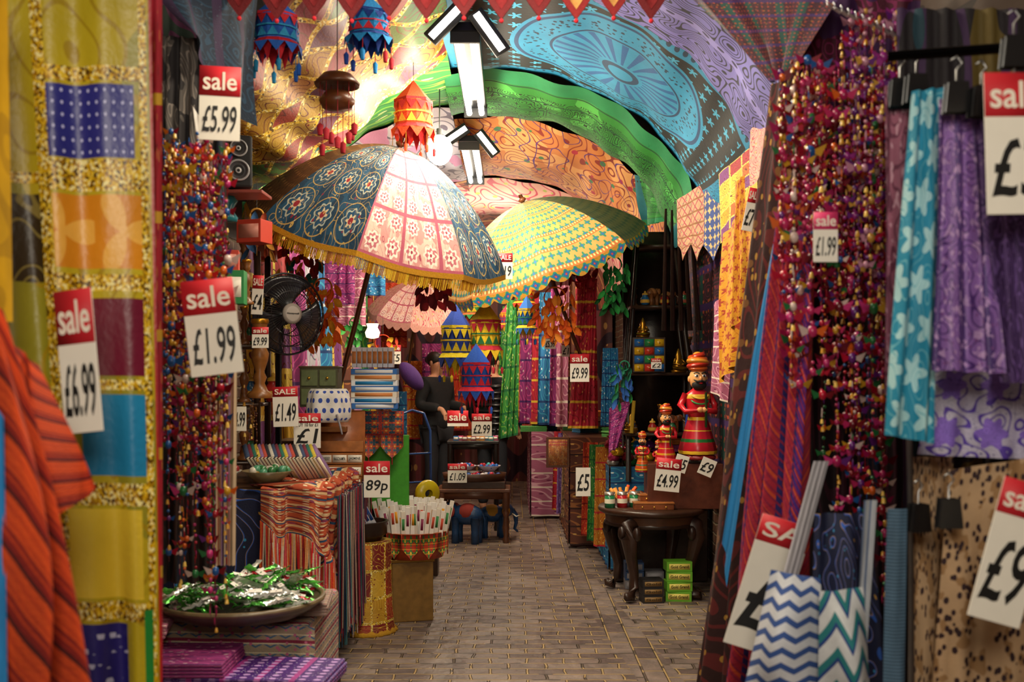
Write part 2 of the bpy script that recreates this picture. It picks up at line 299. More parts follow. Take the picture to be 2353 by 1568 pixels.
f_yel=fab('yellow_print_cloth','#d89818',[('#a8381c',('flw',6.,14.,.28,5,.4)),('#c07018',('swl',8.,6.,.1))],.6,stag=1)
f_tri=fab('cream_embroidered','#b89474',[('#a04050',('dia',5.,6.,.08)),('#3a6a6a',('vor',14.,.16)),('#8a5a3a',('sV',6.,.16))],1)
f_bluep=fab('blue_embroidered','#2a4280',[('#c8a870',('flw',4.,8.,.3,4,.3))],.6)
f_patch2=fab('wall_patchwork',('cells',3.,5.,['#d8a820','#a8303a','#e0c040','#c86a28','#7a3a80']),[('#f0d060',('grid',3.,5.,.06)),('#6a1c20',('swl',9.,6.,.14))],.8)
f_dark=fab('dark_patterned_cloth','#2a141c',[('#5a1c34',('swl',16.,9.,.3)),('#14403a',('sU',5.,.25)),('#8a5a20',('vor',34.,.18)),('#3a2058',('sV',7.,.2)),('#a04028',('dot',26.,26.,.16))],1)
f_dteal=fab('dark_teal_cloth','#14263a',[('#1f3f58',('swl',8.,5.,.3)),('#3a2a4a',('sU',4.,.3)),('#4a5a6a',('vor',24.,.14))],1)
f_greyp=fab('grey_patterned_cloth','#5a5450',[('#8a8078',('swl',5.,7.,.25)),('#2a2628',('noi',4.,.5))],1)
SC=[fab('scarf_%d'%i,b,[(c,('swl',6.,7.,.2)),(d,('vor',22.,.2)),(e,('sV',6.,.1))],.4) for i,(b,c,d,e) in enumerate([('#2f863e','#7abc40','#f0e0a0','#1f6a3a'),('#b81c34','#8a1020','#f0a050','#e0b030'),('#8a2a70','#c84a90','#e8c8d0','#4a1a60'),('#c87f1c','#a83a18','#f8e080','#c02030'),('#1f6aa0','#3aa0c0','#e0f0f0','#123a70'),('#b0607f','#e0a8b8','#7a2a50','#f0e0d0'),('#6a3a2a','#a86a3a','#e0b060','#3a1a14'),('#c8361e','#e07028','#ffd060','#8a1414')])]
# ---------------- structure
def brickmat(name,c1,c2,mo,bw,bh,ms,vec,rough,bump=.6,offx=0):
    t=T(name,rough); tc=t.n('TexCoord'); nz=t.n('TexNoise'); nz.inputs['Scale'].default_value=7.; t.L(tc.outputs['Object'],nz.inputs['Vector'])
    sp=t.n('SeparateXYZ'); t.L(tc.outputs['Object'],sp.inputs[0]); cb=t.n('CombineXYZ'); a,b=vec
    nc=t.n('SeparateColor'); t.L(nz.outputs['Color'],nc.inputs[0])
    t.L(t.q('ADD',sp.outputs[a],t.q('MULTIPLY',nc.outputs[0],.035)),cb.inputs[0]); t.L(t.q('ADD',sp.outputs[b],t.q('MULTIPLY',nc.outputs[1],.03)),cb.inputs[1])
    def bk(v,w,h):
        k=t.n('TexBrick'); t.L(v,k.inputs['Vector']); k.inputs['Scale'].default_value=1.; k.inputs['Brick Width'].default_value=w; k.inputs['Row Height'].default_value=h; k.inputs['Mortar Size'].default_value=ms; k.inputs['Mortar Smooth'].default_value=.6; k.inputs['Bias'].default_value=0.
        k.inputs['Color1'].default_value=hx(c1);k.inputs['Color2'].default_value=hx(c2);k.inputs['Mortar'].default_value=hx(c1); return k
    k=bk(cb.outputs[0],bw,bh); col,fac=k.outputs['Color'],k.outputs['Fac']
    if offx:
        c2b=t.n('CombineXYZ'); t.L(sp.outputs[1],c2b.inputs[0]); t.L(sp.outputs[0],c2b.inputs[1]); k2=bk(c2b.outputs[0],.22,.11)
        ex=t.q('ADD',sp.outputs[0],t.q('MULTIPLY',t.q('SUBTRACT',sp.outputs[1],5.),.09)); mk=t.q('MULTIPLY',t.q('GREATER_THAN',ex,offx),t.q('LESS_THAN',ex,offx+.22))
        col=t.mix(mk,col,k2.outputs['Color']); x=t.n('Mix',data_type='FLOAT'); t.L(mk,x.inputs[0]); t.L(fac,x.inputs[2]); t.L(k2.outputs['Fac'],x.inputs[3]); fac=x.outputs[0]
    n2=t.n('TexNoise'); n2.inputs['Scale'].default_value=11.; n2.inputs['Detail'].default_value=8.; t.L(tc.outputs['Object'],n2.inputs['Vector'])
    st=t.ramp(n2.outputs[0],['#3a3638','#6a6462','#a89c94','#e8dccc'],False); col=t.mix(.65,col,st,'OVERLAY')
    n3=t.n('TexNoise'); n3.inputs['Scale'].default_value=5.; n3.inputs['Detail'].default_value=3.; t.L(tc.outputs['Object'],n3.inputs['Vector'])
    mort=t.mix(t.q('GREATER_THAN',n3.outputs[0],.56),mo,'#5c5044')
    col=t.mix(t.q('MULTIPLY',fac,.85),col,mort); t.L(col,t.b.inputs['Base Color'])
    h=t.q('SUBTRACT',t.q('MULTIPLY',n2.outputs[0],.9),fac); bp=t.n('Bump'); bp.inputs['Strength'].default_value=bump; bp.inputs['Distance'].default_value=.022; t.L(h,bp.inputs['Height']); t.L(bp.outputs[0],t.b.inputs['Normal'])
    return t.m
m_floor=brickmat('stone_setts','#6e605e','#a4968e','#bc9e6c',.19,.095,.0085,(0,1),.45,.9,offx=.62)
m_wall=brickmat('old_brick','#5a3a2c','#7a5038','#8a7860',.22,.075,.01,(1,2),.8)
m_wallb=brickmat('old_brick_end','#5a3a2c','#7a5038','#8a7860',.22,.075,.01,(0,2),.8)
def struct(name,vs,fs,mat):
    MB().add(vs,fs).make(name,mat,kind='structure')
struct('floor',[(-1.9,-1,0),(1.5,-1,0),(1.5,15,0),(-1.9,15,0)],[(0,1,2,3)],m_floor)
struct('wall_left',[(-1.85,-1,0),(-1.85,15,0),(-1.85,15,2.6),(-1.85,-1,2.6)],[(0,1,2,3)],m_wall)
struct('wall_right',[(1.45,-1,0),(1.45,15,0),(1.45,15,2.6),(1.45,-1,2.6)],[(0,3,2,1)],m_wall)
struct('wall_back',[(-1.9,15,0),(1.5,15,0),(1.5,15,3.8),(-1.9,15,3.8)],[(0,1,2,3)],m_wallb)
MB().surf(lambda u,v:(-.2+1.65*cos(pi*u),-1+16*v,2.4+1.33*sin(pi*u)),32,8).make('ceiling',fab('vault_plaster','#5a4a40',[('#3a302c',('noi',6.,.55))],3),kind='structure')
# ---------------- ceiling textiles
def vault(name,label,mat,y0,y1,t0,t1,sag=.06,ins=0,amp=.01,mid=0,us=1,vs=1):
    ph=R.random()*6
    def f(u,v):
        th=radians(t0+(t1-t0)*u); y=y0+(y1-y0)*v
        k=sag*sin(pi*v)+mid*sin(pi*u)+amp*(sin(u*19+ph+3*v)+.6*sin(u*43+ph*2-5*v))
        return (-.2+(1.5-ins-k*.6)*cos(th),y,2.37+(1.18-ins)*sin(th)-k)
    return MB().surf(f,60,20,us=us,vsc=vs).make(name,mat,recenter=True,label=label,cat='wall hanging')
vault('ceiling_tapestry','blue and black zodiac print cotton tapestry lining the vault',f_zod,6.85,5.25,10,100,.05)
vault('ceiling_tapestry','green knotwork print cotton tapestry lining the vault',f_green,7.9,6.8,8,100,.12,.03,.014)
vault('ceiling_tapestry','lavender elephant print tapestry pinned under the vault',f_lav,5.3,3.7,12,100,.05,.02)
vault('ceiling_tapestry','peach and red figured tapestry pinned under the vault',f_peach,10.4,8.0,12,100,.12,.04)
vault('ceiling_tapestry','cream tapestry with pink flowers under the vault',f_pinkw,12.6,10.4,10,110,.14,.06)
vault('ceiling_tapestry','rust coloured tapestry covering the vault',f_brick,14.6,12.5,5,175,.1,.06)
vault('ceiling_tapestry','white and grey printed tapestry lining the vault',f_greyw,10.4,7.6,100,172,.1,.05)
vault('ceiling_tapestry','rust printed tapestry lining the vault',f_brick,12.6,10.4,100,175,.12,.06)
vault('patchwork_canopy','sagging yellow patchwork canopy with gold sequin lattice',f_patchD,6.45,4.3,96,168,.02,0,.02,.30,us=1.2,vs=1)
vault('ceiling_tapestry','green and gold tapestry filling the vault',SC[0],7.7,6.4,98,172,.05,.02)
# ---------------- lamps and added fill lights
def tubelamp(loc,L,label,arms):
    e=E('fluorescent_light',label,'lamp',loc)
    MB().box((0,0,.05),(.15,L+.06,.05),'#2a2a2c').make('housing',MET,parent=e,bev=.004)
    for x in(-.042,.042):
        MB().tube([(x,-L/2,-.01),(x,L/2,-.01)],.019,'#fff8e6',10).make('tube',EM,parent=e)
    for y in(-L/2-.012,L/2+.012): MB().box((0,y,.01),(.16,.024,.09),'#1c1c1e').make('end_cap',MAT,parent=e,bev=.004)
    for x,zz,ang,ln in arms:
        m=MB(); m.M=Matrix.Translation((x,-L/2-.09,zz))@Matrix.Rotation(ang,4,'Y')
        m.box((0,.012,0),(ln,.03,.085),'#18181a').box((0,-.005,0),(ln*.9,.008,.038),'#fffaf0',mi=1).make('flood_panel',[MAT,EM],parent=e)
    MB().tube([(0,0,.07),(0,0,.2)],.006,'#333333',6).make('hanger_rod',MET,parent=e)
tubelamp((-.25,6.25,3.30),1.55,'long twin tube light with tilted white flood panels',[(-.10,.05,-.8,.24),(.13,-.0,.95,.26)]); tubelamp((-.33,8.55,3.25),1.4,'twin tube light with tilted white flood panels',[(-.1,.06,-.6,.22),(.14,.0,.9,.22)])
b=E('bare_bulb','large glowing bare bulb hanging on a cord','lamp',P(1010,345,6.75))
MB().sph((0,0,0),(.085,.085,.1),'#fff2d0').make('bulb',EM2,parent=b); MB().tube([(0,0,.09),(0,0,.14)],.02,'#222222').make('socket',MAT,parent=b); MB().tube([(0,0,.1),(0,0,.4)],.004,'#222222',5).make('cord',MAT,parent=b)
WM=(1,.86,.64)
def light(loc,e,r=.15,c=WM,typ='POINT',rot=(0,0,0),sz=1,sy=None):
    l=bpy.data.lights.new('lamp_or_fill_light',typ); l.energy=e; l.color=c
    if typ=='AREA':
        l.size=sz
        if sy: l.shape='RECTANGLE'; l.size_y=sy
    else: l.shadow_soft_size=r
    o=bpy.data.objects.new('lamp_or_fill_light',l); COL.objects.link(o); o.location=loc; o.rotation_euler=rot
light((-.25,6.25,3.258),60,typ='AREA',sz=.05,sy=1.4); light((-.33,8.55,3.208),50,typ='AREA',sz=.05,sy=1.3)
light((-.25,5.6,2.95),15,.05); light(P(1010,345,6.55)+Vector((0,0,-.1)),42,.08); light((-.33,8.2,2.95),16,.05); light((-.2,11,2.9),40,.1); light((-.2,13.4,2.7),24,.1)  # weak points near the tubes are added for ceiling glow; far ones have no fixture
light((-.1,2.9,3.1),36,typ='AREA',sz=.5); light((.1,4.3,3.2),32,typ='AREA',sz=.4); light((0,-.4,2.6),54,typ='AREA',rot=(radians(62),0,0),sz=1.0,c=(1,.9,.74)); light((-.1,9.8,2.0),20,.1); light((.2,4.9,2.75),10,.1)  # tilted area light behind the camera is an added front fill; others have no fixture
w=bpy.data.worlds.new('world'); sc.world=w; w.use_nodes=True; w.node_tree.nodes['Background'].inputs[0].default_value=(.9,.75,.6,1); w.node_tree.nodes['Background'].inputs[1].default_value=.12
# ---------------- umbrellas
def umbrella(label,c,ax,Rr,h,mats,valm,fr,pole=1.5,spin=0,pc='#6a3a20'):
    z=Vector(ax).normalized(); x=(Vector((1,0,0))-z*z.x).normalized(); y=z.cross(x)
    e=E('parasol',label,'umbrella'); e.matrix_world=Matrix.Translation(c)@Matrix((x,y,z)).transposed().to_4x4()
    def cp(t,a,mid):
        t=min(max(t,.001),1); k=cos(pi/8)/cos(a-mid); k=1+(k-1)*t**.7
        return Vector((Rr*t*k*cos(a),Rr*t*k*sin(a),h*(max(0,cos(t*pi/2))**.85)-.03*max(0,cos((a-mid)*4))*t))
    for i in range(8):
        a0=i*pi/4+spin; mid=a0+pi/8
        MB().surf(lambda u,v:cp(v,a0+u*pi/4,mid),8,16).make('canopy_panel',mats[i],parent=e)
        dz=.08 if not fr else .03
        def vf(u,v):
            p=cp(1,a0+u*pi/4,mid); sl=dz*v*(1 if fr else (.55+.45*abs(sin(u*pi*4)))); return (p.x*(1+.01*v),p.y*(1+.01*v),p.z-sl)
        MB().surf(vf,32,2,'#c89018',us=8).make('valance',valm or CLO,parent=e)
        MB().tube([cp(k/8,a0,a0+pi/8)*.985 for k in range(9)],.005,'#2a1c14',5).make('rib',WOOD,parent=e)
    if fr:
        m=MB()
        for j in range(560):
            a=2*pi*j/560+spin; i=int((a-spin)/(pi/4)); mid=i*pi/4+spin+pi/8; p=cp(1,a,mid); l=.06+R.random()*.02; o=Vector((-sin(a),cos(a),0))*.0035; q=Vector((cos(a),sin(a),0))*R.uniform(0,.012)
            p.z-=.02; b=p+Vector((0,0,-l))+q; m.add([p-o,p+o,b+o,b-o],[(0,1,2,3)],R.choice(['#d8a010','#b87a08','#f0c430']))
        m.make('fringe',CLO,parent=e,kind='stuff')
    MB().tube([(0,0,h+.06),(0,0,h-pole)],.016,pc,10).sph((0,0,h+.02),(.03,.03,.02),pc).make('pole',WOOD,parent=e)
    MB().lathe([(.035,-.02),(.035,.02),(.018,.03)],'#8a6a30',14,c=(0,0,-.05)).make('runner',MET,parent=e)
U1=[f_ublue,f_upink,f_ublue,f_upink,f_ubrown,f_ublue,f_upink,f_ublue]
umbrella('blue and pink embroidered parasol with gold fringe',P(866,548,6.2),(.27,-.20,.94),.81,.56,U1,None,True,1.6)
umbrella('yellow block printed parasol with scalloped valance',P(1252,600,7.6),(-.36,-.20,.92),.79,.46,[f_uoliv,f_uyel,f_uyel,f_uyel,f_uyel,f_uyel,f_uyel,f_uoliv],f_val,False,1.5)
umbrella('small pink and white parasol with valance',P(955,725,10.6),(.15,-.2,.95),.50,.36,[f_pinkw,f_upink]*4,f_pinkw,False,1.1)
# ---------------- hanging lanterns etc
def lantern(px,py,w,h,d,c,label,tilt=0):
    W_,H=S(w,d)/2,S(h,d); e=E('cloth_lantern',label,'lantern',P(px,py,d),(0,tilt,R.random()),'embroidered cloth lanterns')
    a,b,g=c
    MB().tube([(0,0,H*.25),(0,0,0)],.002,'#222222',5).make('cord',MAT,parent=e)
    MB().lathe([(.002,0),(W_*.85,-H*.28)],a,6).lathe([(W_*.86,-.0),(W_*.86,-H*.04)],b,6,c=(0,0,-H*.27)).make('lantern_cap',CLO,parent=e,flat=True)
    m=MB(); m.lathe([(W_*.8,-H*.3),(W_*.8,-H*.62)],a,12)
    def tri(r0,r1,z0,z1,n,col):
        for i in range(n):
            t0,t1=2*pi*i/n,2*pi*(i+1)/n; tm=(t0+t1)/2; m.add([(r0*cos(t0),r0*sin(t0),z0),(r0*cos(t1),r0*sin(t1),z0),(r1*cos(tm),r1*sin(tm),z1)],[(0,1,2)],col)
    tri(W_*.86,W_*.86,-H*.32,-H*.44,12,b); tri(W_*.86,W_*.86,-H*.6,-H*.48,12,g); m.lathe([(W_*.87,-H*.45),(W_*.87,-H*.47)],g,12); m.make('lantern_body',CLO,parent=e,flat=True)
    m=MB(); m.lathe([(W_*.8,-H*.62),(W_*.98,-H*.68)],b,12); tri(W_*.99,W_,-H*.68,-H*.82,10,a); tri(W_*.7,W_*.6,-H*.62,-H*.92,8,b); m.make('zigzag_skirt',CLO,parent=e,flat=True)
    for i in range(6):
        t=i*pi/3; MB().tube([(W_*.9*cos(t),W_*.9*sin(t),-H*.75),(W_*.92*cos(t),W_*.92*sin(t),-H*.92)],.002,g,4).lathe([(.001,0),(.011,-.012),(.008,-.05)],R.choice([a,b,g]),6,c=(W_*.92*cos(t),W_*.92*sin(t),-H*.9)).make('tassel',CLO,parent=e)
LN=[(635,-10,120,175,4.1,('#1f5fc0','#c81c2c','#2a9ad0'),'blue and red cloth lantern with tassels'),(848,-10,115,150,4.15,('#1f8fd8','#123a90','#d02838'),'bright blue cloth lantern with tassels'),(950,185,105,170,6.1,('#d8431a','#b01a1e','#e0a02c'),'orange and red cloth lantern'),
(1048,700,84,180,7.2,('#1f3a90','#e8c820','#e8c820'),'blue and yellow cloth lantern'),(1115,690,84,170,7.3,('#e8c020','#b01c30','#1f6a3a'),'yellow and crimson cloth lantern'),(1094,790,84,160,7.1,('#1f4fb0','#d01c34','#d01c34'),'blue and red cloth lantern with long tassels'),(1210,680,50,110,8.8,('#2a6ac0','#e8c020','#2f8a4a'),'small blue and yellow cloth lantern'),(1205,650,56,70,9.4,('#d83a20','#e8b020','#2f8a4a'),'small orange cloth lantern with tassels'),(1090,670,60,80,8.6,('#2f8a4a','#e0501c','#e8c020'),'green and orange cloth lantern'),(905,700,36,60,11.5,('#c83a20','#e8b020','#2f8a4a'),'tiny red cloth lantern with tassels'),(1165,700,40,70,11.,('#c83a50','#e8b020','#2f5a9a'),'tiny pink cloth lantern with tassels')]
for l in LN: lantern(*l)
def feathers(px,py,w,h,d,cols,label,n=16,name='feather_dreamcatcher'):
    e=E(name,label,'decoration',P(px,py,d)); W_,H=S(w,d)/2,S(h,d)
    MB().tube([(W_*.45*cos(t*pi/10),0,-W_*.45+W_*.45*sin(t*pi/10)) for t in range(21)],.006,cols[0],6).tube([(0,0,0),(0,0,.15)],.002,'#333333',4).make('hoop',CLO,parent=e)
    L=.07; pl=[(0,0)]+[(L*.22*sin(pi*k/5)**.8,-L*k/5) for k in range(1,5)]+[(0,-L)]+[(-L*.22*sin(pi*k/5)**.8,-L*k/5) for k in range(4,0,-1)]
    for i in range(n):
        m=MB().prism(pl,-.001,.001,R.choice(cols)); x=R.uniform(-W_,W_)*.8; z=-R.uniform(.05,.85)*H
        o=m.make('feather',CLO,parent=e,loc=(x,R.uniform(-.05,.05),z),rot=(0,R.uniform(-.9,.9),R.uniform(-1,1))); o.scale=(R.uniform(.9,1.6),1,R.uniform(.8,1.4))
    for x in(-.5,0,.5): MB().tube([(x*W_,0,-W_*.4),(x*W_*1.1,0,-H*.9)],.0015,cols[0],4).make('string',CLO,parent=e)
feathers(1275,660,110,130,7.2,['#f07818','#e85a10','#ff9a30'],'orange feather dreamcatcher hanging from parasol',60)
feathers(990,580,90,140,5.9,['#8a1420','#b01c28','#6a0c18'],'dark red leaf garland hanging from parasol',50)
feathers(1410,590,80,140,7.3,['#1f8a3a','#2fa84a','#14602a'],'green feather dreamcatcher hanging by shelf',50)
feathers(1435,830,50,110,7.2,['#1f7a5a','#2f9a4a','#2a5fb0'],'green and blue feather mobile',30)
feathers(742,640,90,180,6.3,['#f07818','#e8a020','#e85a10'],'orange feather garland beside the fan',60)
feathers(1330,600,110,70,7.6,['#a01420','#c02830'],'red leaf tassels under parasol',24)
feathers(690,520,130,170,6.4,['#c83a20','#e8a020','#1f6a5a','#8a1c30'],'red and orange puppet garland',70)
feathers(815,730,50,60,8,['#2f8a3a','#4aa84a'],'green leaf garland on the wall',20)
feathers(880,770,80,70,9,['#d0401c','#2f6a8a','#e8b020'],'multicoloured leaf garland on the wall',24)
feathers(590,480,70,120,5.6,['#d8a040','#a04020','#2a5a8a'],'tan and red leaf mobile over the shelf',24)
e=E('shell_mobile','coconut shell wind chime with red tassels','wind chime',P(775,165,4.2))
MB().lathe([(.0,0),(.06,-.012),(.095,-.05),(.09,-.06),(.05,-.03),(0,-.02)],'#5a3018',20).make('shell_top',WOOD,parent=e)
MB().lathe([(.0,-.08),(.05,-.085),(.075,-.12),(.06,-.15),(.0,-.16)],'#6a3a1c',20).make('shell_bottom',WOOD,parent=e)
for i in range(9):
    t=i*.7; x,y=.07*cos(t),.07*sin(t); z=-.2-.1*R.random(); MB().tube([(x,y,-.04),(x,y,z)],.0015,'#a01420',4).lathe([(.002,0),(.014,-.01),(.01,-.05)],'#a81828',8,c=(x,y,z)).make('tassel',CLO,parent=e)
MB().tube([(0,0,0),(0,0,.5)],.002,'#222222',4).make('cord',MAT,parent=e)
# red pennants along a cord
pl=[(-.05,0),(.05,0),(.055,-.05),(.03,-.09),(0,-.13),(-.03,-.09),(-.055,-.05)]
def pennant(c,c2):
    e=E('pennant','dark red leaf shaped beaded cloth pennant','bunting',group='row of red leaf pennants')
    MB().prism(pl,-.004,.004,c).make('pennant_cloth',CLO,parent=e,bev=.002); MB().prism([(x*.62,z*.68-.012) for x,z in pl],-.0055,-.004,c2).make('applique',CLO,parent=e)
    MB().sph((0,-.002,-.138),.008,'#d02030',8,6).make('tassel',CLO,parent=e); return e
pa=pennant('#660c14','#7a1018'); pb=pennant('#801418','#c08848')
pxs=[(550+i*86) for i in range(12)]
A=[(*P(x,-52+(6 if i%2 else 0),3.6),0,1.05) for i,x in enumerate(pxs)]; put(pa,[a for i,a in enumerate(A) if i not in(9,10)]); put(pb,[A[9],A[10]])
MB().tube([P(300+i*140,-55+4*sin(i),3.62) for i in range(11)],.004,'#5a1018',5).make('bunting_cord',CLO,recenter=True,label='dark red cord carrying the pennants',cat='bunting')
# ---------------- beads
def beads(label,x0,x1,y0,y1,d,dep,n,cols,sz=.0048,charm=.16,minl=.5,lim=None):
    m=MB()
    for i in range(n):
        px=x0+(x1-x0)*R.random(); top=P(px,y0+R.uniform(0,60),d+R.uniform(-dep,dep)); yb=y1 if not lim or px>lim[0] else lim[1]; L=S(yb-y0,d)*R.uniform(minl,1)
        bx=top.x; z=0; sl=R.uniform(-.02,.02)
        m.tube([(bx,top.y,top.z),(bx+sl,top.y,top.z-L)],.0012,'#5a1020',3)
        base=R.choice(cols)
        while z<L:
            r=sz*R.uniform(.6,1.2); p=(bx+sl*z/L+R.uniform(-.003,.003),top.y+R.uniform(-.003,.003),top.z-z); c=base if R.random()<.45 else R.choice(cols)
            q=R.random()
            if q<charm:
                r*=R.uniform(1.6,3.2); m.sph(p,(r*.8,r*.7,r),c,6,4)
                for w_ in(-1,1): m.add([p,(p[0]+w_*r*2.4,p[1]-r*.5,p[2]+r*1.1),(p[0]+w_*r*1.6,p[1],p[2]-r*.8)],[(0,1,2)],R.choice(cols))
            elif q<charm+.14: m.lathe([(.001,0),(r*.8,-r*.6),(r*1.2,-r*3)],R.choice(['#b8862a','#d8b050']),6,c=p)
            elif q<charm+.5: m.sph(p,(r*.45,r*.45,r*2.6),c,4,3)
            else: m.sph(p,r,c,5,4)
            z+=r*R.uniform(2.4,5)
    return m.make('bead_curtain',GLS,recenter=True,label=label,cat='bead curtain',kind='stuff')
BC=['#a8142e','#800e24','#b83070','#c85a18','#1a5090','#246a3a','#b88a20','#5a1e6a','#c8b0a8','#5a0a18','#98184e','#700c1a','#8a1020']
beads('strings of small multicoloured beads and cloth birds',372,540,320,1370,3.3,.22,44,BC,.0052)
beads('strings of red and orange beads with bells',380,490,300,900,3.05,.1,16,['#b81a1c','#c86418','#900e28','#1a5090','#b88a20'],.0052)
beads('dense crimson and pink bead strings with charms',1790,2050,130,1370,2.95,.2,64,BC+['#a8142e','#700c1a','#98184e','#b0265a'],.0052,.26,.4,lim=(1890,950))
beads('purple and pink bead strings with bells',1930,2080,20,700,2.8,.12,18,['#5a1e6a','#8a2878','#a8142e','#b88a3a','#b07a90'],.005)
beads('brown seed bead strings on the shelf',560,600,880,1010,5.2,.05,10,['#8a5a30','#5a3018','#c8a070'],.006,0,0)
# ---------------- foreground textiles
cloth('patchwork_hanging','yellow sari patchwork hanging with gold sequin borders','wall hanging',[(-120,-60,2.25),(345,-60,2.35),(372,1640,2.35),(20,1640,2.2)],f_fg,3,.024,60,80)
cloth('yellow_scarf','plain bright yellow scarf hanging beside patchwork','scarf',[(-60,-40,2.05),(18,-40,2.05),(30,740,2.05),(-50,740,2.05)],fab('plain_yellow','#e0a800',[('#c89400',('swl',3.,4.,.3))],.3),1,.01,12,20)
cloth('shawl','orange and dark red striped woollen shawl draped in folds','shawl',[(-90,640,1.75),(10,720,1.8),(230,1660,1.75),(-140,1660,1.7)],f_orange,2.6,.05,60,60,bulge=.12)
cloth('shawl','orange and dark red striped woollen shawl draped in folds','shawl',[(-60,720,1.85),(90,840,1.85),(210,1120,1.82),(-40,1400,1.8)],f_orange,2.3,.04,50,40,bulge=.08)
cloth('scarf','sky blue scarf edge hanging below shawl','scarf',[(-40,900,1.68),(8,960,1.68),(14,1600,1.68),(-40,1600,1.68)],f_blueline,1,.01,10,20)
cloth('red_scarf','narrow crimson scarf hanging on the rail','scarf',[(345,-30,2.6),(372,-30,2.6),(372,1600,2.6),(350,1600,2.6)],SC[1],1,.01,10,30)
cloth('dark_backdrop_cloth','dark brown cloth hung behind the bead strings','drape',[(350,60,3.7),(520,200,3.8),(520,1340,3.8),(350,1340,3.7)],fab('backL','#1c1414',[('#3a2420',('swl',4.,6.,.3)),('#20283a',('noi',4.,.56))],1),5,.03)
cloth('draped_cloth','dark teal cloth sagging from the ceiling','drape',[(340,-60,3.2),(600,-60,3.8),(585,290,3.9),(420,60,3.4)],f_dteal,2,.04,sag=.03)
cloth('draped_cloth','multicoloured dim cloth pinned at the entrance','drape',[(330,-60,4.0),(570,-60,4.2),(550,200,4.25),(340,260,4.1)],fab('dim_multi','#2a3a30',[('#5a2a4a',('swl',3.,5.,.4)),('#3a5a6a',('noi',3.,.55))],1),3,.04)
cloth('plastic_wrapped_bags','grey patterned plastic wrapped packets hanging','bag',[(365,80,3.6),(470,90,3.6),(480,560,3.6),(365,340,3.6)],f_greyp,4,.03)
cloth('organza_strip','sheer white plastic strip hanging','drape',[(440,240,3.5),(480,300,3.5),(490,620,3.45),(478,560,3.45)],fab('sheer','#b8b0a8',[],1,.2),2,.02)
cloth('tassel_strip','bundle of pale cream ribbon tassels','ribbon',[(490,700,3.5),(545,700,3.5),(540,1300,3.5),(494,1300,3.5)],fab('ribbons','#c8b090',[('#b06a50',('sU',7.,.3)),('#8a6a90',('sU',3.,.2))],1),5,.012)
cloth('draped_cloth','dark maroon teal and gold patterned cloth overhead','drape',[(1530,-60,3.6),(1960,-60,3.0),(1815,165,3.05),(1775,190,3.3)],f_dark,3,.03)
cloth('draped_cloth','fuchsia and purple sari cloth hanging overhead','drape',[(1800,-60,3.3),(2120,-60,3.2),(2080,500,3.4),(1820,300,3.5)],fab('fuchsia','#4a0c28',[('#7a1c50',('swl',9.,6.,.3)),('#3a1448',('noi',3.,.5))],1),5,.03)
cloth('paisley_shawl','dark brown paisley shawl with gold thread','shawl',[(1770,200,3.6),(1830,160,3.3),(1760,1640,3.3),(1585,1640,3.7)],f_paisley,3,.035,40,60)
cloth('striped_shawl','red and purple striped woollen shawl','shawl',[(1790,430,3.15),(1880,420,3.0),(1850,1640,3.0),(1650,1640,3.2)],f_stripe,3.5,.05,60,60)
cloth('blue_scarf','turquoise scarf edge beside striped shawl','scarf',[(1778,560,3.25),(1792,560,3.2),(1672,1350,3.25),(1660,1250,3.3)],f_blueline,1,.01,10,30)
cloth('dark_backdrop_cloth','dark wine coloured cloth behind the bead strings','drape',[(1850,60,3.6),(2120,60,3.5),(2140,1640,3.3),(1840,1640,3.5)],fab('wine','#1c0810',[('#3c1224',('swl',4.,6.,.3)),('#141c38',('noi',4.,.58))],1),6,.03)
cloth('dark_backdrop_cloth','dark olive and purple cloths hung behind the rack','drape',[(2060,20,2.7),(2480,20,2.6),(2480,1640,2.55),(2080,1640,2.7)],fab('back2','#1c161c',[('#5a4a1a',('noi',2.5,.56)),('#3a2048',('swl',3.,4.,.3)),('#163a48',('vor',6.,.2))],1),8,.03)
cloth('scarf','mauve and dusty pink printed scarf clipped to a rail','scarf',[(2030,200,2.4),(2120,180,2.4),(2110,1000,2.4),(2035,900,2.4)],f_mauve,2,.02)
cloth('scarf','turquoise floral printed scarf clipped to a rail','scarf',[(2095,210,2.3),(2170,200,2.3),(2150,1020,2.25),(2035,1000,2.25)],f_turq,2,.02)
cloth('scarf','lilac and purple printed scarf clipped to a rail','scarf',[(2155,230,2.25),(2262,230,2.25),(2330,860,2.2),(2140,850,2.2)],f_lilac,3,.022)
cloth('scarf','deep purple scarf clipped to a rail','scarf',[(2250,230,2.2),(2420,230,2.15),(2420,880,2.15),(2300,880,2.2)],fab('dp','#3e2458',[('#6a4c90',('swl',9.,5.,.25)),('#8a6aa8',('vor',34.,.16))],1),2,.02)
cloth('skirt','white and purple swirl printed cotton skirt','skirt',[(2150,830,2.4),(2440,830,2.35),(2440,1060,2.35),(2110,1045,2.4)],f_whpur,3,.025)
cloth('spotted_cloth','beige cloth with dark spots hanging from hanger','skirt',[(2180,1080,2.35),(2460,1040,2.3),(2460,1640,2.3),(2140,1640,2.35)],f_leop,3,.02)
cloth('spotted_cloth','pink and brown printed cloth hanging behind bags','skirt',[(2085,1050,2.5),(2190,1050,2.5),(2180,1640,2.5),(2080,1640,2.5)],f_leop,2,.02)
cloth('chevron_bag','white and blue chevron cotton tote bag','bag',[(1770,1310,2.5),(1885,1330,2.45),(1900,1660,2.45),(1690,1660,2.5)],f_chev,1,.02,bulge=.08)
cloth('geometric_bag','white and teal geometric cotton tote bag','bag',[(1885,1360,2.4),(1985,1350,2.4),(2010,1660,2.4),(1880,1660,2.4)],f_tealg,1,.02,bulge=.06)
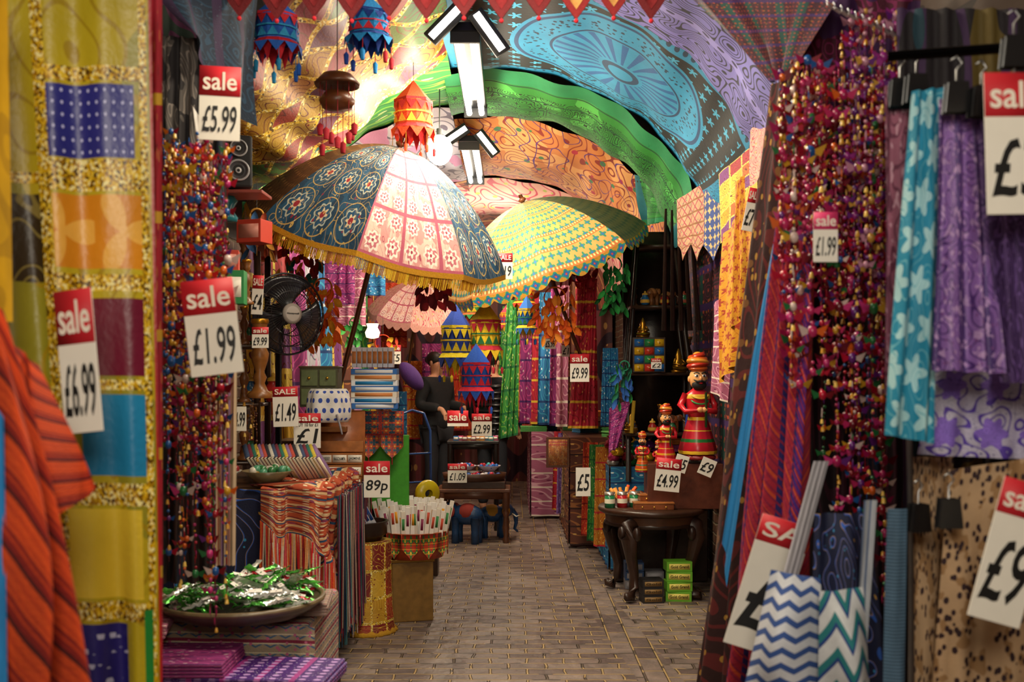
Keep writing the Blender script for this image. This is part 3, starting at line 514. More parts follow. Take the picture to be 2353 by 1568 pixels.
cloth('navy_bag','dark navy quilted bag hanging behind totes','bag',[(1870,1180,2.62),(1990,1180,2.62),(2040,1600,2.62),(1850,1600,2.62)],f_navy,2,.03,bulge=.05)
cloth('bag_strap','long white canvas bag strap','strap',[(1870,1060,2.6),(1905,1060,2.6),(1830,1340,2.55),(1795,1340,2.55)],fab('strapw','#88848a',[('#c8c4cc',('sU',3.,.3))],1),1,.004,6,12)
cloth('bag_strap','ribbed blue grey woven bag strap','strap',[(2040,1170,2.4),(2085,1170,2.4),(2080,1640,2.4),(2030,1640,2.4)],f_rib,1,.012,10,30)
cloth('bag_strap','white woven bag strap','strap',[(1985,1150,2.45),(2015,1150,2.45),(1990,1500,2.45),(1960,1500,2.45)],fab('strapw2','#b0b4bc',[('#5a6a88',('sU',2.,.3))],1),1,.01,10,30)
MB().tube([P(2040,130,2.35),P(2450,100,2.2)],.012,'#1a1a1c').make('garment_rail',MET,recenter=True,label='black metal garment rail carrying clipped scarves',cat='rail')
MB().tube([P(2090,1000,2.45),P(2095,1700,2.45)],.008,'#8a8a8c').make('rack_post',MET,recenter=True,label='thin grey steel rack post',cat='post')
def clip():
    e=E('hanger_clip','black plastic hanger clip','clip',group='black clips holding scarves')
    MB().prism([(-.018,.03),(.018,.03),(.024,-.03),(-.024,-.03)],-.014,-.004,'#161618').make('front_jaw',GLS,parent=e,bev=.003); MB().prism([(-.018,.03),(.018,.03),(.024,-.03),(-.024,-.03)],.004,.014,'#161618').make('back_jaw',GLS,parent=e,bev=.003)
    MB().tube([(0,0,0),(0,0,.06),(.012,0,.075),(0,0,.09),(-.012,0,.08)],.0025,'#9a9a9a',6).make('hook',MET,parent=e); return e
put(clip(),[(*P(x,y,d),z) for x,y,d,z in[(2105,205,2.34,.1),(2198,225,2.2,0),(2255,235,2.18,.2),(2068,215,2.38,0),(2330,225,2.14,0),(2180,1180,2.28,0),(2110,1190,2.4,.3),(2330,120,2.14,0)]])
m=MB()
for i in range(10):
    p=P(1930+i*16,30+i*7,2.75); m.tube([p,p+Vector((-.05,-.06,.0)),p+Vector((-.055,-.065,.015))],.0025,'#c8c8d0',5)
m.tube([P(1920,20,2.75),P(2110,100,2.75)],.005,'#a8a8b0').make('hook_rack',MET,recenter=True,label='row of chrome display hooks on a bar',cat='hook rack')
# ---------------- foreground left: stack and tray of foil packets
cloth('kilim_stack_cover','striped kilim cloth covering a plinth','textile',[(-1.6,4.05,.52),(-.78,4.05,.50),(-.76,4.0,-.0),(-1.6,4.0,0)],f_stack,4,.015,world=True)
MB().box((-1.2,4.4,.26),(.8,.68,.5),'#b8a08a').make('textile_plinth',[f_stack],recenter=True,bev=.02,label='block of stacked folded kilim textiles',cat='textile stack')
def fcloth(x,y,z,w,d_,h,mat,label,rz=0,g=None):
    m=MB(); n=4
    for i in range(n): m.box((R.uniform(-.004,.004),0,h*(i+.5)/n),(w*R.uniform(.96,1),d_,h/n*1.02),'#ffffff')
    return m.make('folded_cloth',mat,loc=(x,y,z),rot=(0,0,rz),bev=min(h/n*.4,.012),label=label,cat='folded textile',group=g)
for i,(x,y,z,mt,w_) in enumerate([(-1.02,3.78,.37,f_purp,.78),(-1.22,3.78,.42,SC[2],.4),(-.88,4.3,.515,f_stack,.24),(-1.45,3.9,.52,SC[5],.3)]):
    fcloth(x,y,z,w_,.3,.05,mt,['purple glitter folded sari','magenta printed folded scarf','cream striped folded throw','pink printed folded throw'][i],.1*i-.1)
MB().box((-1.05,3.75,.18),(.8,.3,.36),'#3a1c28').make('display_plinth',[f_dark],recenter=True,bev=.01,label='low plinth draped in dark cloth',cat='plinth')
tr=E('wicker_tray','round dark wicker tray','tray',P(555,1455,4.1)); tr.location.z=.55
MB().lathe([(0,.005),(.24,.005),(.31,.05),(.325,.055),(.325,.045),(.26,-.0),(0,0)],'#4a4030',40,flut=.012,nf=30).make('tray_body',WOOD,parent=tr)
MB().tube([(.322*cos(t*pi/20),.322*sin(t*pi/20),.055) for t in range(41)],.011,'#6a5a40',8).make('rim',WOOD,parent=tr)
base=tr.location
for cc,lab,n_,l2 in(('#5ab84a','crinkled green and silver foil packet',70,'#e8f0e0'),('#d8dcd8','silver and clear cellophane packet',55,'#c8e0c0'),('#c02838','red and white foil packet',14,'#f0e8e0')):
    fp=E('foil_packet',lab,'packet',group='foil packets in the wicker tray')
    MB().surf(lambda u,v:((u-.5)*.15,(v-.5)*.022,.010*sin(pi*u)*sin(pi*v)+.004*sin(u*40)),14,6,cc).surf(lambda u,v:((u-.5)*.15,(v-.5)*.022,-.004*sin(pi*u)),8,3,l2).make('wrapper',FOIL,parent=fp)
    MB().surf(lambda u,v:((u-.5)*.04,(v-.5)*.018,.0115),2,2,'#f0e8e0').make('packet_label',PAP,parent=fp)
    for o in put(fp,[(base.x+R.uniform(-.22,.24),base.y+R.uniform(-.2,.2) if n_>14 else base.y+R.uniform(.02,.2),base.z+.04+R.random()*.09,0,R.uniform(.9,1.4)) for _ in range(n_)]): o.rotation_euler=(R.uniform(-.6,.6),R.uniform(-.5,.5),R.uniform(-1.2,1.2))
# ---------------- left stall table
tb=E('stall_table','wooden stall table draped in cloths','table',(-1.35,5.6,0))
MB().box((0,0,.90),(.85,1.15,.04),'#5a3a20').make('table_top',WOOD,parent=tb,bev=.004)
for x in(-.38,.38):
    for y in(-.52,.52): MB().box((x,y,.44),(.05,.05,.88),'#4a2c18').make('leg',WOOD,parent=tb,bev=.004)
cloth('navy_tablecloth','navy cloth embroidered with blue peacock motifs','tablecloth',[(-1.78,5.0,.95),(-.98,5.0,.93),(-.98,4.97,.1),(-1.78,4.95,.1)],f_navy,4,.02,world=True)
cloth('navy_tablecloth','navy embroidered cloth covering the table side','tablecloth',[(-.95,5.3,.9),(-.93,6.15,.9),(-.92,6.15,.1),(-.92,5.3,.1)],f_navy,4,.02,world=True)
def throw(u,v):
    a=u*1.05; x0=-1.21+a if a<.28 else -.93+.03*sin(v*6); y0=4.95 if a<.28 else 4.95+(a-.28)*1.2
    L=.16+.3*min(1,u*2)+.04*sin(u*25)
    if v<.25: t=v/.25; return (x0-(.35*(1-t) if a>=.28 else 0),y0+(.35*(1-t) if a<.28 else 0),.955+.012*sin(u*30+t*3))
    t=(v-.25)/.75; w_=.026*sin(u*34)+.012*sin(u*71); return (x0+w_+.03*t*(a>=.28),y0-.02-w_,.955-L*t)
MB().surf(throw,90,30).make('fringed_throw',f_redf,recenter=True,label='orange and cream embroidered throw over table corner',cat='throw')
m=MB()
for i in range(420):
    u=i/420; p=Vector(throw(u,1)); q=p+Vector((R.uniform(-.01,.015),R.uniform(-.01,.01),-R.uniform(.2,.34))); o=Vector((.003,.002,0)); m.add([p-o,p+o,q+o,q-o],[(0,1,2,3)],R.choice(['#c81c1c','#d05a20','#8a1018','#d89a60','#b02a50','#c8b8a0']))
m.make('throw_fringe',CLO,recenter=True,label='long red and orange thread fringe of the throw',cat='fringe',kind='stuff')
m=MB()
for i in range(200):
    x,y=-.86+R.uniform(-.03,.02),5.2+R.random()*.9; z=.88; l=R.uniform(.6,.8); m.tube([(x,y,z),(x+R.uniform(-.01,.02),y,z-l)],.004,R.choice(['#d8d0c8','#b03a50','#4a8a9a','#c8b0a0','#8a3a6a','#2a4a6a']),4)
m.make('tassel_scarves',CLO,recenter=True,label='row of thin pastel fringed scarves hanging from the table',cat='scarves',kind='stuff')
nb=[]
for ci,c in enumerate(['#3a4a6a','#7a2a3a','#2a6a5a','#c8b03a','#8a6a9a','#b84a3a','#2a2a34','#c8c0b0']):
    e=E('notebook','small embroidered notebook with coloured cover','notebook',group='row of notebooks on the stall table')
    MB().box((0,0,.002),(.026,.13,.17),c).make('cover',CLO,parent=e,bev=.003); MB().box((0,-.004,.003),(.016,.131,.16),'#e8dcc0').make('pages',PAP,parent=e); MB().box((0,0,.086),(.026,.13,.004),c).make('spine',CLO,parent=e)
    nb.append(e)
for i in range(21):
    x=P(560+i*8.2,0,5.15).x; loc=(x,5.35,.96+.075); o=nb[i%8] if i<8 else dup(nb[i%8],loc); o.location=loc; o.rotation_euler=(.5,-.5,.15)
def bowl(r,c,loc,label,balls,bc,g):
    e=E('bowl',label,'bowl',loc); MB().lathe([(0,0),(r*.5,0),(r*.55,.01),(r,r*.45),(r*.96,r*.45),(r*.5,.03),(0,.025)],c,24).make('bowl_body',WOOD,parent=e)
    for i in range(balls):
        a=R.random()*6.3; q=R.random()**.5*r*.75; m=MB().sph((0,0,0),r*.17,R.choice(bc),10,7); m.make('glass_ball',GLS,loc=(loc[0]+q*cos(a),loc[1]+q*sin(a),loc[2]+r*.38+R.random()*r*.15),label='small round glass ball ornament',cat='ornament',group=g)
bowl(.13,'#7a6a4a',(-1.22,5.12,.96),'shallow bowl full of bead balls',22,['#2f6a3a','#8a6a30','#c8c0b0','#4a8a6a'],'bead balls in a bowl')
bowl(.12,'#b8b0a0',(-1.48,5.15,.96),'shallow bowl full of bead balls',18,['#8a2a30','#c8b090','#3a5a8a'],'bead balls in a bowl')
def carton(w,d_,h,c,c2,label,g,name='carton',mat=PAP):
    e=E(name,label,'box',group=g); MB().box((0,0,h/2),(w,d_,h),c).make('carton_body',mat,parent=e,bev=.002); MB().box((0,-d_/2,h*.5),(w*.82,.0015,h*.6),c2).make('printed_panel',PAP,parent=e); return e
MB().box(P(556,448,4.9),(.24,.2,.016),'#9a4a40').make('wall_shelf',WOOD,recenter=True,bev=.003,label='narrow reddish wooden shelf under the speaker',cat='shelf')
sp=E('loudspeaker','black box loudspeaker with two round cones','speaker',P(545,438,4.9),(0,0,.35))
MB().box((0,0,.13),(.13,.13,.25),'#151517').make('cabinet',MAT,parent=sp,bev=.012)
for z,r in((.085,.052),(.19,.042)):
    m=MB(); m.M=Matrix.Translation((0,-.066,z))@Matrix.Rotation(pi/2,4,'X'); m.lathe([(0,-.004,'#c8c8c8'),(r*.28,.002,'#3a3a3c'),(r*.3,-.008,'#4a4a4e'),(r*.82,.008,'#a8a8aa'),(r*.9,.012,'#a8a8aa'),(r,.006,'#222222'),(r*1.02,0)],'#222222',24); m.make('speaker_cone',GLS,parent=sp)
# fan
fa=E('electric_fan','large black electric fan with wire guard','fan',P(660,722,5.5),(0,0,.7)); r=.218
m=MB(); 
for y,rr in((-.05,r*.55),(-.035,r*.8),(-.0,r),(.04,r*.8),(.055,r*.5)): m.tube([(rr*cos(t*pi/20),y,rr*sin(t*pi/20)) for t in range(41)],.003 if rr<r else .006,'#1a1a1c',5)
for i in range(60):
    a=2*pi*i/60; m.tube([(.05*cos(a),-.055,.05*sin(a)),(r*.6*cos(a+.1),-.052,r*.6*sin(a+.1)),(r*cos(a+.16),0,r*sin(a+.16)),(r*.6*cos(a),.055,r*.6*sin(a)),(.05*cos(a),.06,.05*sin(a))],.0013,'#222224',3)
m.make('wire_guard',GLS,parent=fa)
m=MB(); m.M=Matrix.Translation((0,-.058,0))@Matrix.Rotation(pi/2,4,'X'); m.lathe([(0,.006,'#a8a098'),(.04,.006,'#8a827a'),(.056,0),(.056,-.01)],'#6a6460',24); m.make('badge',PAP,parent=fa)
fit_text('Honeywell',.07,.012,'#222222',fa,(0,-.0665,0))
for k in range(3):
    m=MB(); m.M=Matrix.Rotation(k*2*pi/3+.4,4,'Y'); m.surf(lambda u,v:((.03+v*r*.82)*cos((u-.5)*1.7*(.5+.5*v)),.0+.03*(u-.5),(.03+v*r*.82)*sin((u-.5)*1.7*(.5+.5*v))),10,10,'#1c1c20').make('fan_blade',GLS,parent=fa,solid=.003)
m=MB(); m.M=Matrix.Translation((0,.1,0))@Matrix.Rotation(pi/2,4,'X'); m.lathe([(0,-.09),(.05,-.08),(.065,-.02),(.06,.05),(0,.07)],'#1a1a1c',20); m.make('motor',GLS,parent=fa)
MB().tube([(0,.1,-.05),(0,.1,-.8)],.018,'#1a1a1c').box((0,.1,-.1),(.04,.04,.1),'#222222').lathe([(.14,-.84),(.15,-.83),(.14,-.81),(.03,-.79)],'#1a1a1c',24,c=(0,.1,0)).make('stand',GLS,parent=fa)
# tall display unit with shelves
du=E('display_shelf','dark wooden open display shelf crowded with crafts','shelf',(-1.6,5.75,.95))
for x in(-.2,.2):
    for y in(-.12,.12): MB().box((x,y,.6),(.03,.03,1.25),'#2a1a12').make('upright',WOOD,parent=du)
for z in(.06,.38,.7,1.0): MB().box((0,0,z),(.42,.3,.018),'#3a2418').make('shelf_board',WOOD,parent=du)
cp=[(.045,0),(.048,.01),(.03,.02),(.018,.04),(.026,.055),(.016,.07),(.03,.1),(.034,.12),(.02,.14),(.014,.16),(.026,.17),(.02,.18),(.03,.2),(.032,.21),(0,.212)]
def candle(c,sc_,label):
    e=E('candle_holder',label,'candle holder',group='turned wooden candle holders'); MB().lathe([(a*sc_,z*sc_*1.4) for a,z in cp],c,20).make('turned_stem',WOOD,parent=e); MB().lathe([(.0315*sc_,.2*1.4*sc_),(.034*sc_,.206*1.4*sc_),(.0315*sc_,.212*1.4*sc_)],'#b8862a',20).make('brass_ring',MET,parent=e); return e
cA=candle('#7a4a24',1,'turned brown wooden candle holder with brass ring'); cB=candle('#7a4c20',1.5,'large turned golden brown wooden candle holder')
put(cA,[(-1.7+.11*i,5.66,z,i,s) for z,s in((1.025,.85),(1.345,.8),(1.665,.7),(1.965,.9)) for i in range(3)])
put(cB,[(*P(597,915,5.2),0,.9),(*P(567,700,5.1),1,.5)])
MB().lathe([(0,0),(.05,0),(.055,.02),(.03,.06),(.055,.1),(.03,.13),(.04,.15),(0,.16)],'#1f7a86',20).make('painted_pot',GLS,loc=P(520,510,4.9),label='teal painted wooden pot',cat='pot')
def jar(c,c2,label,g):
    e=E('painted_jar',label,'jar',group=g); MB().lathe([(0,0),(.035,0),(.05,.03),(.045,.07),(.025,.095),(.03,.105)],c,16).make('jar_body',GLS,parent=e); MB().lathe([(.032,.105),(.03,.12),(.008,.13),(.012,.14),(0,.15)],c2,16).make('lid',WOOD,parent=e); MB().lathe([(.0475,.055),(.051,.03),(.0475,.02)],c2,16).make('painted_band',MAT,parent=e); return e
J1=jar('#1f5a86','#c89a30','blue painted wooden jar with gold lid','painted jars on the shelves'); J2=jar('#b02a24','#e0b040','red painted wooden jar with gold lid','painted jars on the shelves'); J3=jar('#2a6a40','#8a3a20','green painted wooden jar with brown lid','painted jars on the shelves')
for J,k in((J1,0),(J2,1),(J3,2)):
    put(J,[(-1.73+.13*((i*2+k)%4),5.72+.03*i%.06,z,0,s) for i,(z,s) in enumerate([(1.025,1.),(1.345,1.1),(1.665,.9)])]+[(P(1455+k*45+i*14,0,7.6).x,7.62,z,0,.7) for i,z in enumerate([1.065,1.515,2.015])])
cr=carton(.12,.1,.1,'#c8402c','#d89080','orange and red printed carton','small printed cartons'); put(cr,[(*P(520,625,4.9),.2),(*P(585,560,5.4),-.3,1.2),(*P(610,600,6.3),.1,1.1)])
cr=carton(.14,.1,.16,'#2f8a4a','#e8e0d0','green and white printed carton','small printed cartons'); put(cr,[(*P(530,700,4.9),.1),(*P(590,540,6.3),.2,1.2)])
# small drawer cabinet, polka bag, incense boxes
dc=E('drawer_cabinet','small green cabinet with brass knobbed drawers','cabinet',P(738,935,6.0)); W_=S(86,6)
MB().box((0,0,S(45,6)),(W_,.16,S(90,6)),'#4a4a30').box((0,0,S(91,6)),(W_*1.06,.17,.012),'#5a4a30').make('cabinet_body',WOOD,parent=dc,bev=.004)
for i in range(2):
    for j in range(2):
        dr=MB().box((0,0,0),(W_*.43,.012,S(36,6)),'#5f6a44').make('drawer',WOOD,parent=dc,loc=((i-.5)*W_*.48,-.084,S(23+j*43,6)),bev=.003); MB().sph((0,-.014,0),.009,'#c8a040',8,6).make('knob',MET,parent=dr)
f_polka=fab('polka_dots','#e2e0dc',[('#2a4aa8',('dot',17.,7.,.26))],1,stag=1)
pb_=E('polka_dot_bag','white cotton drawstring bag with blue polka dots','bag',P(755,972,5.75)); Wb,Hb=S(48,5.75),S(80,5.75)
MB().lathe([(0,0),(Wb*.85,.004),(Wb,Hb*.15),(Wb*1.02,Hb*.4),(Wb*.98,Hb*.65),(Wb*.92,Hb*.88),(Wb*.8,Hb*.98),(Wb*.4,Hb*.96),(0,Hb*.95)],'#ffffff',48,sy=.7,flut=.07,nf=6).make('bag_body',f_polka,parent=pb_)
for x in(-.07,.06): MB().tube([(x,-.085,.05),(x+.02,-.095,-.01),(x+.03,-.085,-.06)],.006,'#9a98a0',6).make('drawstring',CLO,parent=pb_)
ib=[carton(S(105,6.1),.1,.034,c,c2,'flat blue and white incense carton','stack of incense cartons') for c,c2 in(('#2a6ab8','#e8eef4'),('#e8eef4','#2a8ac8'),('#e8e0d0','#d88a4a'))]
for i in range(7):
    loc=(*P(862,940-i*13.2,6.1),); o=ib[i%3] if i<3 else dup(ib[i%3],loc); o.location=loc; o.rotation_euler=(0,0,R.uniform(-.1,.1))
up=carton(.028,.09,.12,'#e8e8f0','#d8884a','upright striped incense box','upright incense boxes'); put(up,[(P(862,0,6.15).x-.12+i*.031,6.15,P(0,845,6.15).z,0) for i in range(8)])
# incense rack
rk=E('incense_rack','stepped pale wooden incense rack with handwritten labels','rack',P(762,1150,5.95)); W_=S(140,5.95)
for i in range(5):
    z=S(14+i*27,5.95); MB().box((0,-.06+i*.03,z),(W_,.03,S(25,5.95)),'#a86a38').make('step',WOOD,parent=rk,bev=.002)
MB().box((0,.12,S(110,5.95)),(W_,.02,S(190,5.95)),'#9a5a30').make('back_panel',WOOD,parent=rk)
for j,row in enumerate([('AMBER','FRANK'),('BASIL','PATCHOULI'),('OPIUM','VANILA','MUSK'),('ROSE','STRAWBERRY','NAGCHAMPA','JASMINE')]):
    n=len(row)
    for i,t in enumerate(row):
        ww=W_/4 if n==4 else W_/3; x=W_/2-ww*(n-i-.5); z=S(14+j*27,5.95); l=MB().box((0,0,0),(ww*.93,.002,S(17,5.95)),'#efe9da').make('label_card',PAP,parent=rk,loc=(x,-.078+j*.03,z)); fit_text(t,ww*.75,S(8,5.95),'#1a1a1a',l,(0,-.0015,0))
MB().box(P(745,985,6.12),(.3,.26,.03),'#8a5a30').make('wooden_board',WOOD,recenter=True,bev=.004,label='pale wooden display board',cat='board')
MB().box(P(885,1085,6.35),(S(110,6.35),.03,S(170,6.35)),'#3c9420').make('green_board',MAT,recenter=True,bev=.004,label='bright green painted display board',cat='board')
MB().box(P(735,1010,6.5)+Vector((0,0,-.55)),(.5,.3,1.1),'#4a2c1a').make('counter_cabinet',WOOD,recenter=True,bev=.006,label='brown wooden counter behind the incense rack',cat='cabinet')
MB().box(P(870,990,6.55)+Vector((0,0,-.48)),(.3,.2,1.2),'#3a2a20').make('display_pedestal',WOOD,recenter=True,bev=.006,label='dark pedestal carrying incense cartons',cat='pedestal')
def toran(px,py,w,h,d,mat,label,n=2,bh=.4):
    e=E('toran',label,'door hanging',P(px,py,d)); W_,H=S(w,d),S(h,d)
    MB().box((0,0,-H*bh/2),(W_,.008,H*bh),'#ffffff').make('header_strip',mat,parent=e)
    for i in range(n):
        x=(i+.5)/n*W_-W_/2; a=W_/n*.48; MB().prism([(-a,0),(a,0),(a,-H*(.75-bh)),(a*.5,-H*(.9-bh)),(0,-H*(1-bh)),(-a*.5,-H*(.9-bh)),(-a,-H*(.75-bh))],-.004,.004,'#ffffff').make('flap',mat,parent=e,loc=(x,-.004,-H*bh)); MB().tube([(x,-.004,-H),(x,-.004,-H-.04)],.004,'#c02030',5).make('tassel',CLO,parent=e)
    return e
toran(874,945,108,108,6.2,f_toran,'blue and red embroidered hanging with pointed flaps',2,.5)
# incense bin, brass box
bx=E('brass_box','square aged brass clad box','box',(P(940,0,6.3).x,6.32,0),(0,0,.25))
MB().box((0,0,.18),(.255,.255,.36),'#7a5a28').make('box_body',WOOD,parent=bx,bev=.006); MB().box((0,0,.37),(.27,.27,.02),'#8a6a34').make('lid_rim',MET,parent=bx,bev=.003)
tb2=E('incense_tub','round tub wrapped with orange embroidered toran','tub',(bx.location.x+.03,6.32,.38)); rr=.2
MB().lathe([(0,0),(rr*.9,0),(rr,.16),(rr*.95,.16),(rr*.85,.02),(0,.02)],'#b0482a',32).make('tub_body',WOOD,parent=tb2)
for i in range(12):
    a=2*pi*i/12; MB().prism([(-.052,0),(.052,0),(.052,-.09),(0,-.15),(-.052,-.09)],-.003,.003,'#ffffff').make('flap',f_toran2,parent=tb2,loc=(rr*1.03*sin(a),-rr*1.03*cos(a),.16),rot=(0,0,a))
pkt=[]
for c,c2 in(('#ece4d8','#c84a30'),('#f0ece4','#e8a020'),('#e4dccc','#3a8a4a'),('#f4f0e8','#8a2a50')):
    e=E('incense_packet','slim white printed incense packet','incense packet',group='incense packets standing in the tub'); MB().box((0,0,.12),(.026,.012,.24),c).make('sleeve',PAP,parent=e,bev=.001); MB().box((0,-.0065,.16),(.016,.001,.07),c2).make('print',PAP,parent=e); pkt.append(e)
q=0; cx,cy=tb2.location.x,6.32
for j in range(7):
    for i in range(15):
        x=(i-7)*.026; y=(j-3)*.05
        if x*x+y*y>.19**2: continue
        loc=(cx+x,cy+y,.43+R.random()*.07); o=pkt[q] if q<4 else dup(R.choice(pkt),loc); q+=1; o.location=loc; o.rotation_euler=(-y*.8,x*1.1+R.uniform(-.06,.06),R.uniform(-.4,.4))
cl=E('patchwork_drum','round pedestal wrapped in gold patchwork cloth','pedestal',(P(838,0,5.98).x+.015,5.98,0))
MB().lathe([(.165,0),(.155,.05),(.145,.15),(.14,.28),(.138,.4),(.14,.53)],'#ffffff',60,flut=.02,nf=12).lathe([(.14,.53),(0,.53)],'#ffffff',30).make('wrap_cloth',f_cyl,parent=cl); MB().lathe([(.168,0),(.178,.012),(.155,.03)],'#b88818',40,flut=.03,nf=20).make('hem_trim',CLO,parent=cl)
bw=E('carved_bowl','dark carved wooden bowl holding paper sleeves','bowl',(cl.location.x-.01,5.98,.535))
MB().lathe([(0,0),(.09,0),(.1,.02),(.125,.035),(.125,.1),(.135,.11),(.12,.11),(.115,.03),(0,.02)],'#2a1a14',32,flut=.012,nf=24).make('bowl_body',WOOD,parent=bw)
ps=E('paper_sleeve','blue and white printed paper sleeve','packet',group='paper sleeves in the carved bowl'); MB().box((0,0,.11),(.035,.006,.22),'#e8ecf4').make('sleeve',PAP,parent=ps); MB().box((0,-.0035,.15),(.028,.001,.1),'#3a6ac0').make('print',PAP,parent=ps)
for o in put(ps,[(bw.location.x-.07+i*.018,5.98+(i%3-1)*.04,.56) for i in range(9)]): o.rotation_euler=(.25,-.5,.2)
# reel and hand truck
ht=E('hand_truck','blue tubular steel hand truck','hand truck',(P(972,0,8.9).x,8.9,0),(0,0,.6))
MB().tube([(-.14,.1,.12),(-.14,.12,1.0),(-.11,.18,1.15),(0,.2,1.18),(.11,.18,1.15),(.14,.12,1.0),(.14,.1,.12)],.012,'#1f3a6a').make('frame',GLS,parent=ht)
for z in(.3,.55,.8): MB().tube([(-.14,.11,z),(.14,.11,z)],.009,'#1f3a6a').make('crossbar',GLS,parent=ht)
MB().box((0,-.02,.02),(.32,.2,.012),'#1f3a6a').make('toe_plate',GLS,parent=ht)
for x in(-.18,.18):
    m=MB(); m.M=Matrix.Translation((x,.15,.1))@Matrix.Rotation(pi/2,4,'Y'); m.lathe([(.03,-.03),(.09,-.03),(.1,0),(.09,.03),(.03,.03)],'#2a2a2a',24); m.make('tyre',MAT,parent=ht)
MB().box((P(975,0,7.6).x,7.68,.26),(.2,.16,.52),'#3a2418').make('wooden_stand',WOOD,recenter=True,bev=.004,label='plain dark wooden stand',cat='stand')
m=MB(); m.M=Matrix.Rotation(pi/2,4,'X')@Matrix.Rotation(.5,4,'Y'); m.lathe([(.025,-.02,'#8a7a10'),(.03,-.03,'#d8c020'),(.06,-.035,'#e8d020'),(.09,-.02,'#d8b810'),(.1,0,'#c8a810'),(.09,.02),(.03,.03)],'#d8c020',28); m.make('tape_reel',GLS,loc=(P(982,0,7.55).x,7.55,.62),label='yellow plastic reel with moulded hub',cat='reel')
# ---------------- centre tables
def table(name,label,loc,w,d_,h,c,lr=.022,turn=True,apron=.06):
    e=E(name,label,'table',loc); MB().box((0,0,h-.015),(w,d_,.03),c).make('table_top',WOOD,parent=e,bev=.006); MB().box((0,0,h-.03-apron/2),(w*.92,d_*.9,apron),c).make('apron',WOOD,parent=e)
    for x in(-1,1):
        for y in(-1,1):
            hh=h-.03; pr=[(lr,0),(lr*1.3,.03),(lr*.8,.06),(lr*1.3,hh*.3),(lr*.8,hh*.5),(lr*1.3,hh*.6),(lr*.8,hh*.65),(lr*1.4,hh*.7),(lr*1.4,hh)] if turn else [(lr,0),(lr,hh)]
            MB().lathe(pr,c,12,c=(x*w*.44,y*d_*.42,0)).make('leg',WOOD,parent=e)
    return e
cx=P(1090,0,9.25).x
table('display_table','brown wooden side table with turned legs',(cx,9.25,0),.65,.4,.48,'#5a3420',.024)
table('display_table','black lacquered small table with carved apron',(P(1088,0,9.9).x,9.95,.0),.50,.36,.86,'#1c1614',.018,True,.05)
MB().lathe([(0,0),(.26,0),(.28,.06),(.29,.06),(.27,-.01),(0,-.01)],'#4a2c1c',32,sy=.6).make('wooden_tray',WOOD,loc=(cx,9.25,.55),label='oval wooden tray of trinkets',cat='tray')
MB().box((cx,9.25,.51),(.56,.3,.06),'#3a2418').make('display_riser',WOOD,recenter=True,bev=.004,label='dark wooden riser on the table',cat='riser')
for i in range(34):
    a=R.random()*6.28; q=R.random()**.5; MB().sph((0,0,0),(.024,.024,.02),R.choice(['#a81c28','#c8304a','#e8e0e0','#2a5fb0','#5a0c14','#d8d8e0']),10,7).make('glass_trinket',GLS,loc=(cx+.23*q*cos(a),9.25+.13*q*sin(a),.585+.02*R.random()),label='small shiny glass trinket ball',cat='ornament',group='glass trinkets in the tray')
bowl(.11,'#c8c0c8',(cx-.09,9.3,.62),'white bowl of blue and red glass balls',16,['#2a6ac0','#c82838','#e8e8f0'],'glass balls in a white bowl'); bowl(.11,'#c8c0c8',(cx+.13,9.3,.62),'white bowl of blue glass balls',14,['#2a6ac0','#4ac0c0','#c82838'],'glass balls in a white bowl')
for i in range(10): carton(.05,.05,.04,R.choice(PAL),'#f0e8d8','small colourful trinket box','trinket boxes on the black table').location=(cx-.2+.042*i,9.88+.05*(i%2),.86)
def elephant(loc,s,c,c2,label,rz=0,name='elephant_figure'):
    e=E(name,label,'elephant figure',loc,(0,0,rz),sc_=s)
    m=MB().sph((0,0,.6),(.36,.2,.22),c,18,12).sph((.38,0,.68),(.17,.15,.17),c,14,10)
    m.tube([(.5,0,.68),(.6,0,.55),(.62,0,.35),(.58,0,.2),(.66,0,.12)],[.08,.07,.05,.04,.03],c,10).tube([(-.34,0,.66),(-.4,0,.5),(-.39,0,.35)],[.025,.015,.01],c,6)
    for x in(-.22,.22):
        for y in(-.11,.11): m.tube([(x,y,.55),(x,y,.25),(x,y,0)],[.1,.08,.085],c,12)
    m.make('body',WOOD,parent=e)
    for y in(-1,1):
        MB().sph((.32,y*.17,.68),(.11,.02,.14),c2,12,8).make('ear',WOOD,parent=e); MB().tube([(.5,y*.07,.6),(.6,y*.09,.52),(.68,y*.09,.55)],[.02,.015,.004],'#f0e8d0',8).make('tusk',GLS,parent=e)
    MB().sph((-.02,0,.64),(.24,.215,.2),c2,18,10).make('saddle_cloth',CLO,parent=e); return e
elephant((cx-.06,9.1,0),.42,'#1f4068','#8a2a20','blue painted wooden elephant stool under table',pi*.9,'elephant_stool')
elephant((cx+.16,9.42,0),.36,'#1f4068','#a87820','blue painted wooden elephant stool under table',.2,'elephant_stool')
